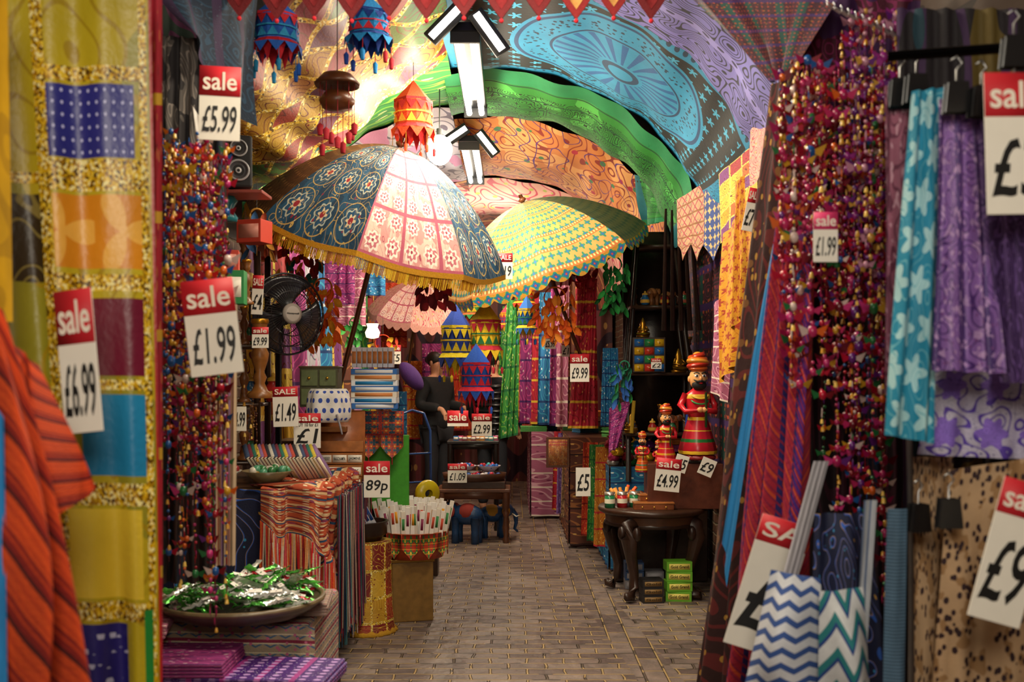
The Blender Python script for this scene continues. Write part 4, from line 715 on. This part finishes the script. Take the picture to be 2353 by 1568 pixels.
# ---------------- elephant-leg round table
tx,ty=P(1500,0,6.95).x,6.98
et=E('elephant_leg_table','dark carved round table with elephant trunk legs','table',(tx,ty,0))
MB().lathe([(0,.56),(.34,.56),(.365,.575),(.37,.59),(.36,.605),(0,.605)],'#3a2216',48).make('table_top',WOOD,parent=et); MB().lathe([(.31,.49),(.32,.56)],'#4a2c1a',40,flut=.008,nf=24).lathe([(.3,.49),(.325,.485),(.31,.51)],'#2a1810',40).make('apron',WOOD,parent=et)
for a in(-125,-35,55,145):
    t=radians(a); dx,dy=cos(t),sin(t); pr=[(.25,.55),(.31,.5),(.33,.42),(.30,.3),(.26,.18),(.265,.09),(.31,.035),(.35,.04),(.36,.065)]
    MB().tube([(q*dx,q*dy,z) for q,z in pr],[.04,.06,.055,.04,.032,.032,.034,.028,.018],'#332018',12).make('leg',WOOD,parent=et)
    for s in(-1,1): MB().sph((.32*dx-.055*s*dy,.32*dy+.055*s*dx,.45),(.03,.03,.05),'#2a1810').make('carved_ear',WOOD,parent=et)
def gbox(w,d_,h,c,c2,txt,label,places,g):
    e=carton(w,d_,h,c,c2,label,g); 
    if txt: fit_text(txt,w*.7,h*.3,'#3a2a10',e,(0,-d_/2-.002,h*.5))
    return put(e,places)
bxx=P(1560,0,6.8).x
gbox(.17,.12,.065,'#6ab028','#f0e070','Gold Grand','green and yellow incense carton',[(bxx+R.uniform(-.01,.01),6.8,i*.066,R.uniform(-.1,.1)) for i in range(4)],'stacked cartons under the table')
gbox(.14,.12,.05,'#201c1c','#8a6a3a','Gold','black and brown incense carton',[(bxx-.19,6.75,i*.051,.1) for i in range(3)],'stacked cartons under the table')
for i in range(7):
    o=carton(.13,.12,.06,R.choice(['#3a5a8a','#2a2a30','#8a8a90']),'#c0c0c8','dusty carton stored under the table','stacked cartons under the table'); o.location=(tx-.1+.14*(i%3),7.2,.062*(i//3))
def wbox(loc,w,d_,h,label,rz=0,c='#8a4a24'):
    e=E('wooden_box',label,'box',loc,(0,0,rz),'carved wooden boxes on the round table'); MB().box((0,0,h*.36),(w,d_,h*.7),c).make('box_body',WOOD,parent=e,bev=.003); MB().box((0,0,h*.86),(w*1.04,d_*1.04,h*.26),'#a0602e').make('lid',WOOD,parent=e,bev=.004)
    for i in range(3): MB().sph((w*(i-1)*.3,-d_/2,h*.36),.007,'#e0b050',8,6).make('inlay_stud',MET,parent=e)
for i,(x,y,z,w_,dd,h) in enumerate([(-.02,-.2,.605,.26,.1,.05),(.0,-.12,.655,.22,.1,.045),(.2,-.12,.605,.16,.1,.07),(.12,.0,.605,.22,.12,.09),(.26,.02,.605,.12,.1,.12)]): wbox((tx+x,ty+y,z),w_,dd,h,'small carved reddish wooden box with lid',.1*(i%2))
for i in range(3):
    e=E('tin','green and red printed tin with lid','tin',(tx-.3+.085*i,ty-.12+.02*i,.605),group='printed tins on the round table'); MB().lathe([(0,0),(.035,0),(.035,.09),(0,.09)],['#1f7a4a','#b82028','#1f7a4a'][i],20).make('tin_body',GLS,parent=e); MB().lathe([(.037,.085),(.037,.105),(0,.105)],'#d8d0c0',20).make('lid',MET,parent=e); MB().lathe([(.0355,.03),(.0355,.06)],'#f0e8d0',20).make('label_band',PAP,parent=e)
m=MB(); 
for i in range(14):
    a=.55*i; m.tube([(0,0,0),(.09*cos(a),.05*sin(a),.09+R.random()*.04)],[.004,.012],R.choice(['#e85a20','#d88a30','#f0a040']),5)
m.make('fan_of_cones',PAP,loc=(tx-.2,ty-.02,.61),label='cluster of orange paper cones',cat='incense cones',kind='stuff')
bowl(.12,'#8a5a30',(tx-.08,ty+.05,.61),'wooden bowl of small carvings',12,['#a86a30','#c8904a','#7a3a1c'],'carved wooden balls in a bowl')
# dolls
def doll(px,py,h,d,label,skirt):
    H=S(h,d); e=E('painted_statue',label,'statue',P(px,py,d),(0,0,R.uniform(-.25,.15)),sc_=H)
    MB().lathe([(0,0),(.16,0),(.17,.02),(.14,.05),(.11,.05),(.1,.04)],'#8a1c20',24).make('plinth',WOOD,parent=e)
    MB().lathe([(.165,.05,'#e8b830'),(.17,.08,skirt[0]),(.15,.16,skirt[1]),(.14,.19,skirt[0]),(.12,.26,'#d8a830'),(.117,.27,skirt[0]),(.09,.36,'#e8b830'),(.085,.39)],skirt[0],28,flut=.06,nf=14).make('skirt',GLS,parent=e)
    MB().lathe([(.085,.38,'#c01c28'),(.10,.46,'#c8202c'),(.12,.56,'#e0b040'),(.115,.6,'#c8202c'),(.055,.645,'#c8202c'),(.04,.66)],'#c8202c',24,sy=.75).make('torso',GLS,parent=e)
    for s in(-1,1): MB().tube([(s*.11,0,.6),(s*.165,.0,.5),(s*.14,-.08,.44),(s*.02,-.13,.46)],[.036,.032,.028,.024],'#c8202c' ,10).sph((s*.02,-.14,.46),(.032,.025,.026),'#e8a868').make('arm',GLS,parent=e)
    MB().lathe([(.045,.64),(.045,.68)],'#e8a868',14).sph((0,-.005,.745),(.08,.085,.105),'#efb070',20,14).sph((0,-.09,.745),(.014,.02,.022),'#e8a060',8,6).sph((-.08,0,.74),(.015,.02,.03),'#e8a868').sph((.08,0,.74),(.015,.02,.03),'#e8a868').make('head',GLS,parent=e)
    for s in(-1,1):
        MB().sph((s*.034,-.079,.77),(.022,.01,.013),'#ffffff',10,6).sph((s*.034,-.088,.77),(.010,.005,.011),'#111111',8,6).make('eye',GLS,parent=e); MB().tube([(s*.01,-.088,.792),(s*.035,-.085,.802),(s*.06,-.07,.792)],.006,'#111111',5).make('eyebrow',MAT,parent=e)
        MB().tube([(0,-.1,.722),(s*.035,-.1,.715),(s*.065,-.085,.735)],[.012,.011,.004],'#111111',7).make('moustache',MAT,parent=e)
    MB().sph((0,-.095,.703),(.02,.012,.008),'#c01c20',8,5).make('lips',GLS,parent=e)
    MB().sph((0,-.045,.685),(.07,.05,.05),'#15110f',16,8).make('beard',MAT,parent=e)
    m=MB()
    for k,(z,r_) in enumerate([(.845,.09),(.87,.105),(.90,.105),(.93,.09),(.955,.06)]): m.tube([(r_*.75*cos(t*pi/10),r_*.75*sin(t*pi/10),z+.012*sin(t*pi/10+k*2)) for t in range(21)],.025,['#c8581c','#b8301c','#d89030'][k%3],8)
    m.sph((0,0,.965),(.045,.045,.03),'#d89030').make('turban',GLS,parent=e)
    MB().tube([(.03,-.15,.62),(.03,-.15,.3)],.012,'#2a6a3a',6).make('staff',GLS,parent=e)
    for z,c in((.6,'#e8c040'),(.55,'#2f8a4a')): MB().tube([(.08*cos(t*pi/8),-.05-.06*abs(sin(t*pi/8)),z-.04*sin(t*pi/8)) for t in range(9)],.008,c,5).make('necklace',GLS,parent=e)
doll(1603,1055,248,6.85,'tall painted wooden statue of bearded man in turban',('#b01c2c','#246a30')); doll(1530,1068,142,6.8,'painted wooden statue of bearded man in orange turban',('#b81c28','#c88a20')); doll(1476,1085,95,6.85,'small painted wooden statue in turban',('#b84a1c','#2a6a4a')); doll(1512,1080,70,7.0,'tiny painted wooden statue in turban',('#c8202c','#e0a030'))
MB().box((tx+.12,7.45,.6),(.7,.2,.04),'#4a2a1a').box((tx+.12,7.45,.3),(.66,.18,.58),'#2c1a12').make('back_bench',WOOD,recenter=True,bev=.004,label='dark wooden bench behind the round table',cat='bench')
MB().box((P(1570,0,6.87).x,6.88,.755),(.5,.2,.3),'#5a2c1c').make('display_block',WOOD,recenter=True,bev=.004,label='reddish wooden block carrying painted statues',cat='block')
# ---------------- dark shelf unit
sx,sy=P(1515,0,7.7).x,7.75
su=E('display_shelf','tall dark wooden display shelf with tapering posts','shelf',(sx,sy,0))
for x0,x1 in((-.24,-.16),(.22,.08)):
    for y in(-.12,.14): MB().tube([(x0,y,.7),(x0,y,1.5),(x1,y,2.65)],[.022,.022,.014],'#241812',6).make('upright',WOOD,parent=su)
for z,w_ in((1.05,.5),(1.5,.48),(2.0,.42),(2.45,.3)): MB().box((-.01,0,z),(w_,.32,.022),'#3a281c').make('shelf_board',WOOD,parent=su)
MB().box((0,0.17,1.7),(.5,.01,1.8),'#1c120e').make('back_panel',WOOD,parent=su)
for i in range(5): MB().tube([P(1540+i*14-10,480+i*3,7.1),P(1540+i*20-14,760,7.1)],[.009,.02],'#2a1c18',6).make('carved_staff',WOOD,recenter=True,label='long dark carved wooden staff leaning upright',cat='staff',group='dark carved wooden staffs')
for x,z,s,c,c2 in((1500,2.011,.16,'#7a4a24','#a86a38'),(1475,1.511,.14,'#6a3a1c','#8a4a28'),(1535,2.011,.13,'#5a3018','#a86a38'),(1545,1.061,.16,'#8a4a24','#5a3018')): elephant((P(x,0,7.65).x,7.68,z),s,c,c2,'small carved brown wooden elephant on the shelf',R.random())
cb=E('spice_drawers','little cabinet of multicoloured painted drawers','cabinet',(P(1490,0,7.6).x,7.62,1.511))
MB().box((0,0,.13),(.24,.12,.26),'#3a2818').make('cabinet_body',WOOD,parent=cb,bev=.003)
for i in range(3):
    for j in range(4):
        dr=MB().box((0,0,0),(.068,.01,.052),['#d8a820','#c83a28','#2a6ab0','#2f8a4a'][(i+j*2)%4]).make('drawer',GLS,parent=cb,loc=((i-1)*.075,-.062,.035+j*.062)); MB().sph((0,-.01,0),.006,'#e0c060',6,5).make('knob',MET,parent=dr)
g=E('seated_statuette','small brass seated deity statuette','statue',group='brass statuettes on the shelf')
MB().lathe([(0,0),(.05,0),(.055,.015),(.035,.02),(.045,.04),(.03,.07),(.022,.09),(.026,.11),(.018,.13),(.006,.16),(0,.165)],'#b8862a',16,sy=.7).tube([(-.05,-.02,.03),(0,-.045,.025),(.05,-.02,.03)],.014,'#b8862a').tube([(.025,0,.09),(.045,-.02,.06),(.01,-.04,.055)],.008,'#b8862a').tube([(-.025,0,.09),(-.045,-.02,.06),(-.01,-.04,.055)],.008,'#b8862a').make('figure',MET,parent=g)
put(g,[(P(1478,0,7.6).x,7.62,1.772,0,.9),(P(1560,0,7.6).x,7.62,1.511,.3,1.1),(P(1450,0,7.6).x,7.62,1.061,0,.9)])
put(candle('#4a2c18',.9,'dark turned wooden candle holder'),[(P(x,0,7.6).x,7.66,z,0,s) for x,z,s in((1462,2.011,.5),(1520,1.061,.8),(1585,1.511,1.0),(1455,1.511,.6))])
for i,(x,c) in enumerate([(1578,'#2a4ab0'),(1452,'#b8901c'),(1590,'#2f8a4a')]):
    p=Vector((P(x,0,7.55).x,7.57,1.062)); MB().tube([p,p+Vector((.02,.02,.24))],.014,c).make('rolled_scarf',CLO,recenter=True,label='rolled bright coloured cloth bundle',cat='cloth roll',group='rolled cloth bundles')
# hangings along the walls
cloth('wall_hanging','dark red printed textile covering the brick wall','wall hanging',[(1.40,5.2,2.5),(1.40,9.0,2.5),(1.40,9.0,.6),(1.40,5.2,.6)],f_dark,8,.02,world=True)
cloth('wall_hanging','yellow patchwork wall hanging with dark squares','wall hanging',[(1650,400,5.9),(1735,330,5.2),(1740,470,5.2),(1655,560,5.9)],f_patch2,2,.01)
cloth('wall_hanging','pink and red patterned cloth on the vault edge','wall hanging',[(1725,300,5.1),(1800,215,4.6),(1800,340,4.5),(1725,430,5.)],f_pinkw,2,.01)
cloth('pennant_hanging','cream embroidered pointed wall pennant','wall hanging',[(1555,460,7.0),(1618,420,6.6),(1618,600,6.6),(1556,600,7.)],f_tri,2,.01,zig=.12,nz=2)
cloth('pennant_hanging','blue embroidered pointed wall pennant','wall hanging',[(1617,440,6.5),(1655,415,6.2),(1655,600,6.2),(1620,600,6.5)],f_bluep,1,.01,zig=.1,nz=1)
cloth('printed_kurta','saffron yellow printed cotton cloth hanging','garment',[(1665,540,5.6),(1738,430,5.0),(1715,820,5.1),(1650,880,5.6)],f_yel,3,.03)
cloth('scarf','pink printed scarf hanging below yellow cloth','scarf',[(1640,700,6.0),(1680,660,5.7),(1672,930,5.8),(1636,900,6.0)],SC[5],2,.02)
cloth('scarf','bright yellow scarf with tie dye print','scarf',[(1690,420,5.0),(1712,400,4.9),(1712,720,4.9),(1680,760,5.0)],f_yel,2,.02)
cloth('green_drape','green cloth gathered at the end of the vault','drape',[(1460,400,7.9),(1590,450,7.3),(1560,500,7.3),(1480,520,7.9)],f_green,4,.04)
NM=['glittery green scarf on a rail','crimson printed scarf on a rail','magenta printed scarf on a rail','saffron printed scarf on a rail','blue printed scarf on a rail','pale pink scarf on a rail','brown printed scarf on a rail','orange red scarf on a rail']
for i in range(9):
    k=[1,6,5,2,4,1,2,3,0][i]; d=8.6+i*.42; px=1345-i*21+(i%2)*6; top=640+i*8; bot=985-i*2
    cloth('hanging_scarf',NM[k],'scarf',[(px-22,top,d),(px+24,top,d),(px+30,bot,d),(px-26,bot,d)],SC[k],3,.02,24,24,group='scarves hanging along the stall')
cloth('hanging_scarf','glittery green sari hanging in folds','scarf',[(1165,690,9.5),(1195,690,9.5),(1190,1000,9.4),(1145,1010,9.4)],SC[0],3,.03,24,24,group='scarves hanging along the stall')
cloth('hanging_scarf','long red bandhani scarf hanging','scarf',[(1335,640,7.8),(1372,640,7.8),(1362,985,7.7),(1305,985,7.7)],SC[1],3,.03,24,24,group='scarves hanging along the stall')
cloth('hanging_scarf','blue and green scarf hanging by shelf','scarf',[(1385,800,7.6),(1420,800,7.6),(1425,980,7.6),(1380,980,7.6)],SC[4],3,.03,24,24,group='scarves hanging along the stall')
cloth('hanging_scarf','magenta scarf draped in front of shelf','scarf',[(1400,940,7.3),(1452,915,7.3),(1420,1030,7.2),(1398,1040,7.2)],SC[2],2,.03,24,24,group='scarves hanging along the stall')
def stall(x0,x1,y0,y1,h,mat,label):
    e=E('stall_counter',label,'table',((x0+x1)/2,(y0+y1)/2,0)); w_,dd=x1-x0,y1-y0; MB().box((0,0,h-.02),(w_,dd,.04),'#4a2c1a').make('counter_surface',WOOD,parent=e,bev=.004)
    MB().surf(lambda u,v:(-w_/2+w_*u,-dd/2-.012*sin(u*28)*v-.01,(h+.005)*(1-v)+.03*v),50,10).surf(lambda u,v:(-w_/2-.012*sin(u*34)*v-.01,dd/2-dd*u,(h+.005)*(1-v)+.03*v),50,10).make('cloth_skirt',mat,parent=e)
stall(.74,1.4,7.7,8.7,.8,SC[4],'stall counter skirted with bright blue print cloth'); stall(.5,1.4,8.8,10.4,.95,SC[6],'stall counter skirted with brown printed cloth'); stall(.2,1.4,10.6,12.4,.9,SC[5],'stall counter skirted with pink printed cloth')
for i in range(9):
    d=8.0+.27*i; x=.72-.11*(d-7.6)-.02
    cloth('draped_textile','patterned textile draped over the counter edge','textile',[(x+.12,d,.93),(x,d+.02,.93),(x-.02,d+.02,.15),(x+.1,d,.15)],[SC[3],SC[0],SC[7],f_redf,SC[2],SC[5],f_leop,f_lilac,SC[1]][i],2,.02,16,16,group='textiles draped on the counters',world=True)
CN=['green printed','crimson printed','magenta printed','saffron printed','blue printed','pink printed','brown printed','orange printed']
for i in range(56):
    d=R.uniform(7.8,8.6) if i<20 else R.uniform(8.9,10.2); x=R.uniform(.8,1.3) if i<20 else R.uniform(.6,1.25); z=.8 if i<20 else .95
    fcloth(x,d,z+.055*(i%4),.2,.18,.05,SC[i%8],CN[i%8]+' folded cloth on the counter',R.uniform(-.5,.5),'folded cloths on the counters')
for i in range(44):
    e=E('gift_pouch','small shiny drawstring gift pouch','pouch',(R.uniform(.76,1.2),R.uniform(7.72,8.2),.8+.04*(i%4)),(0,0,R.random()*3),'gift pouches on the counter'); c=R.choice(PAL+['#e8e8e8','#c0d8e0','#d8d8d0'])
    MB().lathe([(0,0),(.04,.005),(.05,.03),(.035,.06),(.012,.075),(.03,.1)],c,12,flut=.06,nf=6).make('pouch_body',FOIL,parent=e); MB().lathe([(.015,.07),(.018,.076),(.015,.082)],'#d8b040',10).make('tie',MET,parent=e)
for i in range(14):
    fcloth(P(1235+R.uniform(-20,30),0,11).x,R.uniform(10.7,12),.9+.06*(i%3),.28,.25,.055,SC[(i*3)%8],'stack of printed cloth on the far counter',0,'folded cloths on the counters')
fr=E('framed_panel','orange painted framed picture panel leaning on counter','picture',P(1282,1040,8.75))
MB().box((0,0,0),(.2,.02,.26),'#6a3a1c').make('frame',WOOD,parent=fr,bev=.004); MB().box((0,-.012,0),(.16,.004,.22),'#b8602a').make('panel',f_peach,parent=fr)
# ---------------- far end
cloth('curtain','dark red and brown curtain at the end of the passage','curtain',[(-1.8,14.3,2.9),(1.4,14.3,2.9),(1.4,14.3,0),(-1.8,14.3,0)],fab('endcloth','#5a302a',[('#7a3a40',('sU',7.,.3)),('#b88a50',('vor',12.,.2)),('#2a1424',('swl',3.,4.,.3))],1),14,.05,100,20,world=True,us=2)
for i,(x,y,w_,h,d,mt) in enumerate([(850,560,70,120,9,4),(800,620,80,130,8.4,5),(905,650,60,150,11,7),(1000,790,60,200,12,2),(950,830,50,180,12.2,3),(1150,760,40,250,12,0),(870,820,60,180,11.5,6),(900,900,70,200,11.8,4),(780,560,70,140,8,2),(1060,760,50,230,13,7),(1180,770,40,230,12.6,4)]):
    cloth('hanging_textile',CN[mt]+' textile hanging along the stall','textile',[(x-w_/2,y,d),(x+w_/2,y,d),(x+w_/2,y+h,d),(x-w_/2,y+h,d)],SC[mt],3,.03,24,20,group='textiles hanging at the far stalls')
for i in range(11):
    d=6.6+.55*i; cloth('hanging_textile','printed textile hanging on the wall','textile',[(-1.75,d,2.45),(-1.55,d+.5,2.45),(-1.5,d+.5,.9),(-1.65,d,.9)],SC[(i*5+5)%8] if i%2 else (f_greyw if i%4 else f_patch2),3,.03,24,20,group='textiles hanging at the far stalls',world=True)
wl=E('wall_lamp','wall lamp with frosted tulip glass shade','lamp',P(856,770,8.2)); MB().lathe([(.012,-.03),(.05,-.02),(.06,.02),(.04,.06),(.05,.09)],'#ffe8b8',20).make('glass_shade',vc('lit_glass',.3,0,0,1,0,3),parent=wl); MB().tube([(0,0,-.03),(0,0,-.06),(-.05,.05,-.07)],.008,'#8a6a30').make('bracket',MET,parent=wl)
MB().sph((0,0,0),(.16,.1,.08),'#3a1458',16,10).make('cushion',CLO,loc=P(945,865,9.6),rot=(0,.9,0),label='purple satin cushion on the stall',cat='cushion')
stall(-1.75,-.95,7.2,8.4,.85,SC[1],'stall counter skirted with crimson print cloth'); stall(-1.75,-1.25,10,12.5,.8,SC[7],'stall counter skirted with orange print cloth')
dm=E('drum','wooden hand drum with rope lacing','drum',(-1.02,8.0,.95)); MB().lathe([(.08,-.1),(.1,0),(.08,.1),(0,.1)],'#8a4a24',24).make('drum_shell',WOOD,parent=dm); MB().lathe([(.083,.09),(.083,.105),(0,.106)],'#e0d0b0',24).make('drum_skin',PAP,parent=dm)
for i in range(3): elephant((-1.5+.2*i,7.9,.85),.18,'#6a3a1c','#c83a28','painted wooden elephant on the stall',i)
for i in range(18): 
    e=carton(.1,.08,.07,PAL[i%9],'#e8e0d0','small gift box on the stall counter','gift boxes on the left counter'); e.location=(-1.6+.11*(i%6),7.3+.15*(i//6),.85)
# ---------------- people
def skin(name,verts,edges,rad,mat,parent,sub=1,col='#c89070'):
    me=bpy.data.meshes.new(name); me.from_pydata(verts,edges,[]); o=bpy.data.objects.new(name,me); COL.objects.link(o); sm=o.modifiers.new('s','SKIN')
    for i,v in enumerate(me.skin_vertices[0].data): v.radius=rad[i] if hasattr(rad[i],'__len__') else (rad[i],rad[i]); v.use_root=(i==0)
    sm.use_smooth_shade=True; ss=o.modifiers.new('d','SUBSURF'); ss.levels=sub; ss.render_levels=sub
    bpy.context.view_layer.update(); m2=bpy.data.meshes.new_from_object(o.evaluated_get(bpy.context.evaluated_depsgraph_get())); bpy.data.objects.remove(o)
    m2.color_attributes.new(name='Col',type='FLOAT_COLOR',domain='CORNER'); m2.color_attributes['Col'].data.foreach_set('color',list(hx(col))*len(m2.loops)); m2.materials.clear(); m2.materials.append(mat)
    ob=bpy.data.objects.new(name,m2); COL.objects.link(ob); ob.parent=parent; return ob
def person(loc,rz,label,jc,tc,hair,puffer=False,armup=False):
    e=E('person',label,'person',loc,(0,0,rz))
    V=[(0,0,.95),(0,0,1.15),(0,0,1.35),(0,.0,1.48),(0,-.01,1.58),(0,-.005,1.65)];Ed=[(0,1),(1,2),(2,3),(3,4),(4,5)];Rd=[(.13,.1),(.12,.09),(.15,.1),.052,(.078,.095),(.07,.085)]
    for s in(-1,1):
        b=len(V); wr=(s*.2,-.26,1.12) if armup else (s*.25,-.1,.93)
        V+=[(s*.17,0,1.42),(s*.24,.03,1.15),wr,(wr[0],wr[1]-.04,wr[2]-.04)]; Ed+=[(2,b),(b,b+1),(b+1,b+2),(b+2,b+3)]; Rd+=[.06,.042,.028,(.032,.022)]
        for k in range(5):
            q=len(V); ox=(k-2)*.018; ln=[.045,.07,.078,.072,.055][k]; dx=s*-.02 if k==0 else 0
            V+=[(wr[0]+ox+dx,wr[1]-.055,wr[2]-.05-ln*.4),(wr[0]+ox+dx*1.5,wr[1]-.06,wr[2]-.05-ln)]; Ed+=[(b+3,q),(q,q+1)]; Rd+=[.009,.007]
        b=len(V); V+=[(s*.09,0,.88),(s*.1,-.02,.48),(s*.1,.02,.08),(s*.11,-.13,.035)]; Ed+=[(0,b),(b,b+1),(b+1,b+2),(b+2,b+3)]; Rd+=[.09,.06,.042,.035]
    skin('body',V,Ed,Rd,MAT,e,2)
    MB().sph((0,-.1,1.61),(.014,.02,.024),'#c89070',8,6).make('nose',MAT,parent=e)
    for s in(-1,1): MB().sph((s*.03,-.09,1.635),(.013,.008,.007),'#f0f0f0',8,5).sph((s*.03,-.097,1.635),(.006,.004,.006),'#1a1010',6,4).make('eye',GLS,parent=e); MB().sph((s*.082,.005,1.62),(.012,.02,.03),'#c89070',8,6).make('ear',MAT,parent=e)
    MB().sph((0,-.093,1.565),(.024,.008,.008),'#a04a48',8,5).make('mouth',MAT,parent=e)
    MB().sph((0,.03,1.665),(.092,.1,.088),hair,16,10).sph((0,.12,1.66),(.045,.045,.045),hair,12,8).make('hair',HAIR,parent=e)
    jv=[(0,0,.84),(0,0,1.0),(0,0,1.15),(0,0,1.35),(0,0,1.46)];je=[(0,1),(1,2),(2,3),(3,4)];jr=[(.2,.15),(.18,.14),(.165,.135),(.185,.135),(.08,.08)]
    for s in(-1,1):
        wr=(s*.2,-.24,1.13) if armup else (s*.25,-.08,.96); b=len(jv); jv+=[(s*.18,0,1.41),(s*.25,.03,1.15),wr]; je+=[(3,b),(b,b+1),(b+1,b+2)]; jr+=[.085,.07,.05]
    skin('jacket',jv,je,jr,CLO if not puffer else GLS,e,2,jc)
    if puffer:
        for k in range(9): z=.85+.065*k; MB().tube([(.195*cos(t*pi/12),.14*sin(t*pi/12),z) for t in range(25)],.02,jc,8).make('quilted_band',GLS,parent=e)
    tv=[(0,0,.86)];te=[];tr_=[(.14,.11)]
    for s in(-1,1): b=len(tv); tv+=[(s*.09,0,.84),(s*.1,-.02,.48),(s*.1,.02,.1)]; te+=[(0,b),(b,b+1),(b+1,b+2)]; tr_+=[.1,.075,.06]
    skin('trousers',tv,te,tr_,CLO,e,2,tc)
    for s in(-1,1): MB().sph((s*.105,-.06,.04),(.05,.13,.045),'#1c1a1a',12,8).make('shoe',MAT,parent=e)
person((P(1003,0,11.4).x,11.4,0),.9,'person with dark tied hair in a dark grey coat, looking down','#16161a','#1a1a20','#1a1210',False,True)
person((P(1130,0,10.9).x,10.9,0),2.6,'person in a black quilted jacket browsing beneath lanterns','#121418','#20222a','#1c1412',True)
# ---------------- signs
sign(505,238,92,170,3.15,'£5.99','sale',.02,.15,.4); sign(487,752,118,220,2.7,'£1.99','sale',-.12,.1,.36); sign(180,830,100,330,2.1,'£6.99','sale',-.1,-.25,.38); sign(598,776,38,48,5.1,'£9.99'); sign(656,935,58,92,5.5,'£1.49','SALE',-.03,0,.25)
sign(706,990,62,80,5.6,'£1','sale',0,0,.28,extra='BUY 10 for £1'); sign(866,1102,60,84,5.8,'89p','sale',0,0,.38); sign(1107,977,46,52,9.4,'£2.99'); sign(1052,962,48,36,9.6,'','sale',0,0,.8); sign(1332,846,44,64,7.2,'£9.99'); sign(1535,1092,58,76,6.45,'£4.99','sale',.1); sign(1160,612,36,60,6.6,'£19','SALE',0,0,.34); sign(1051,1088,44,44,9.0,'£1.09')
sign(1765,1345,120,310,2.75,'£','SA',.3,0,.2); sign(2335,330,150,325,2.05,'£3','sale',-.03,.1,.31,); sign(2325,1270,130,330,2.1,'£9','sale',.28,.1,.25); sign(1897,545,56,115,2.6,'£1.99','sale',0,0,.35,hc='#d83a70'); sign(552,963,28,56,5.0,'4.99','' ); sign(908,815,26,44,10,'£5'); sign(1264,784,26,36,8.5,'£5.99'); sign(1300,800,18,40,8.4,'£1'); sign(1340,1108,34,66,7.5,'£5',''); sign(1508,836,24,24,7.4,'£2'); sign(1726,482,26,100,4.9,'£7','SALE',.2); sign(1565,1066,30,40,6.6,'£5','' ,.3); sign(1625,1074,34,40,6.5,'£9','',.4); sign(592,678,26,90,5.3,'£4','SALE',.05); sign(612,510,90,60,6.5,'','SALE',.3,0,.6,hc='#3a4a8a')
# camera
cd=bpy.data.cameras.new('camera'); cam=bpy.data.objects.new('camera',cd); COL.objects.link(cam); cam.location=(0,0,1.5); cam.rotation_euler=(pi/2,0,0); cd.lens=36; cd.sensor_width=36; cd.shift_y=76/2353; cd.clip_end=60
cd.dof.use_dof=True; cd.dof.focus_distance=7.2; cd.dof.aperture_fstop=3.2
sc.camera=cam
sc.view_settings.view_transform='Standard'
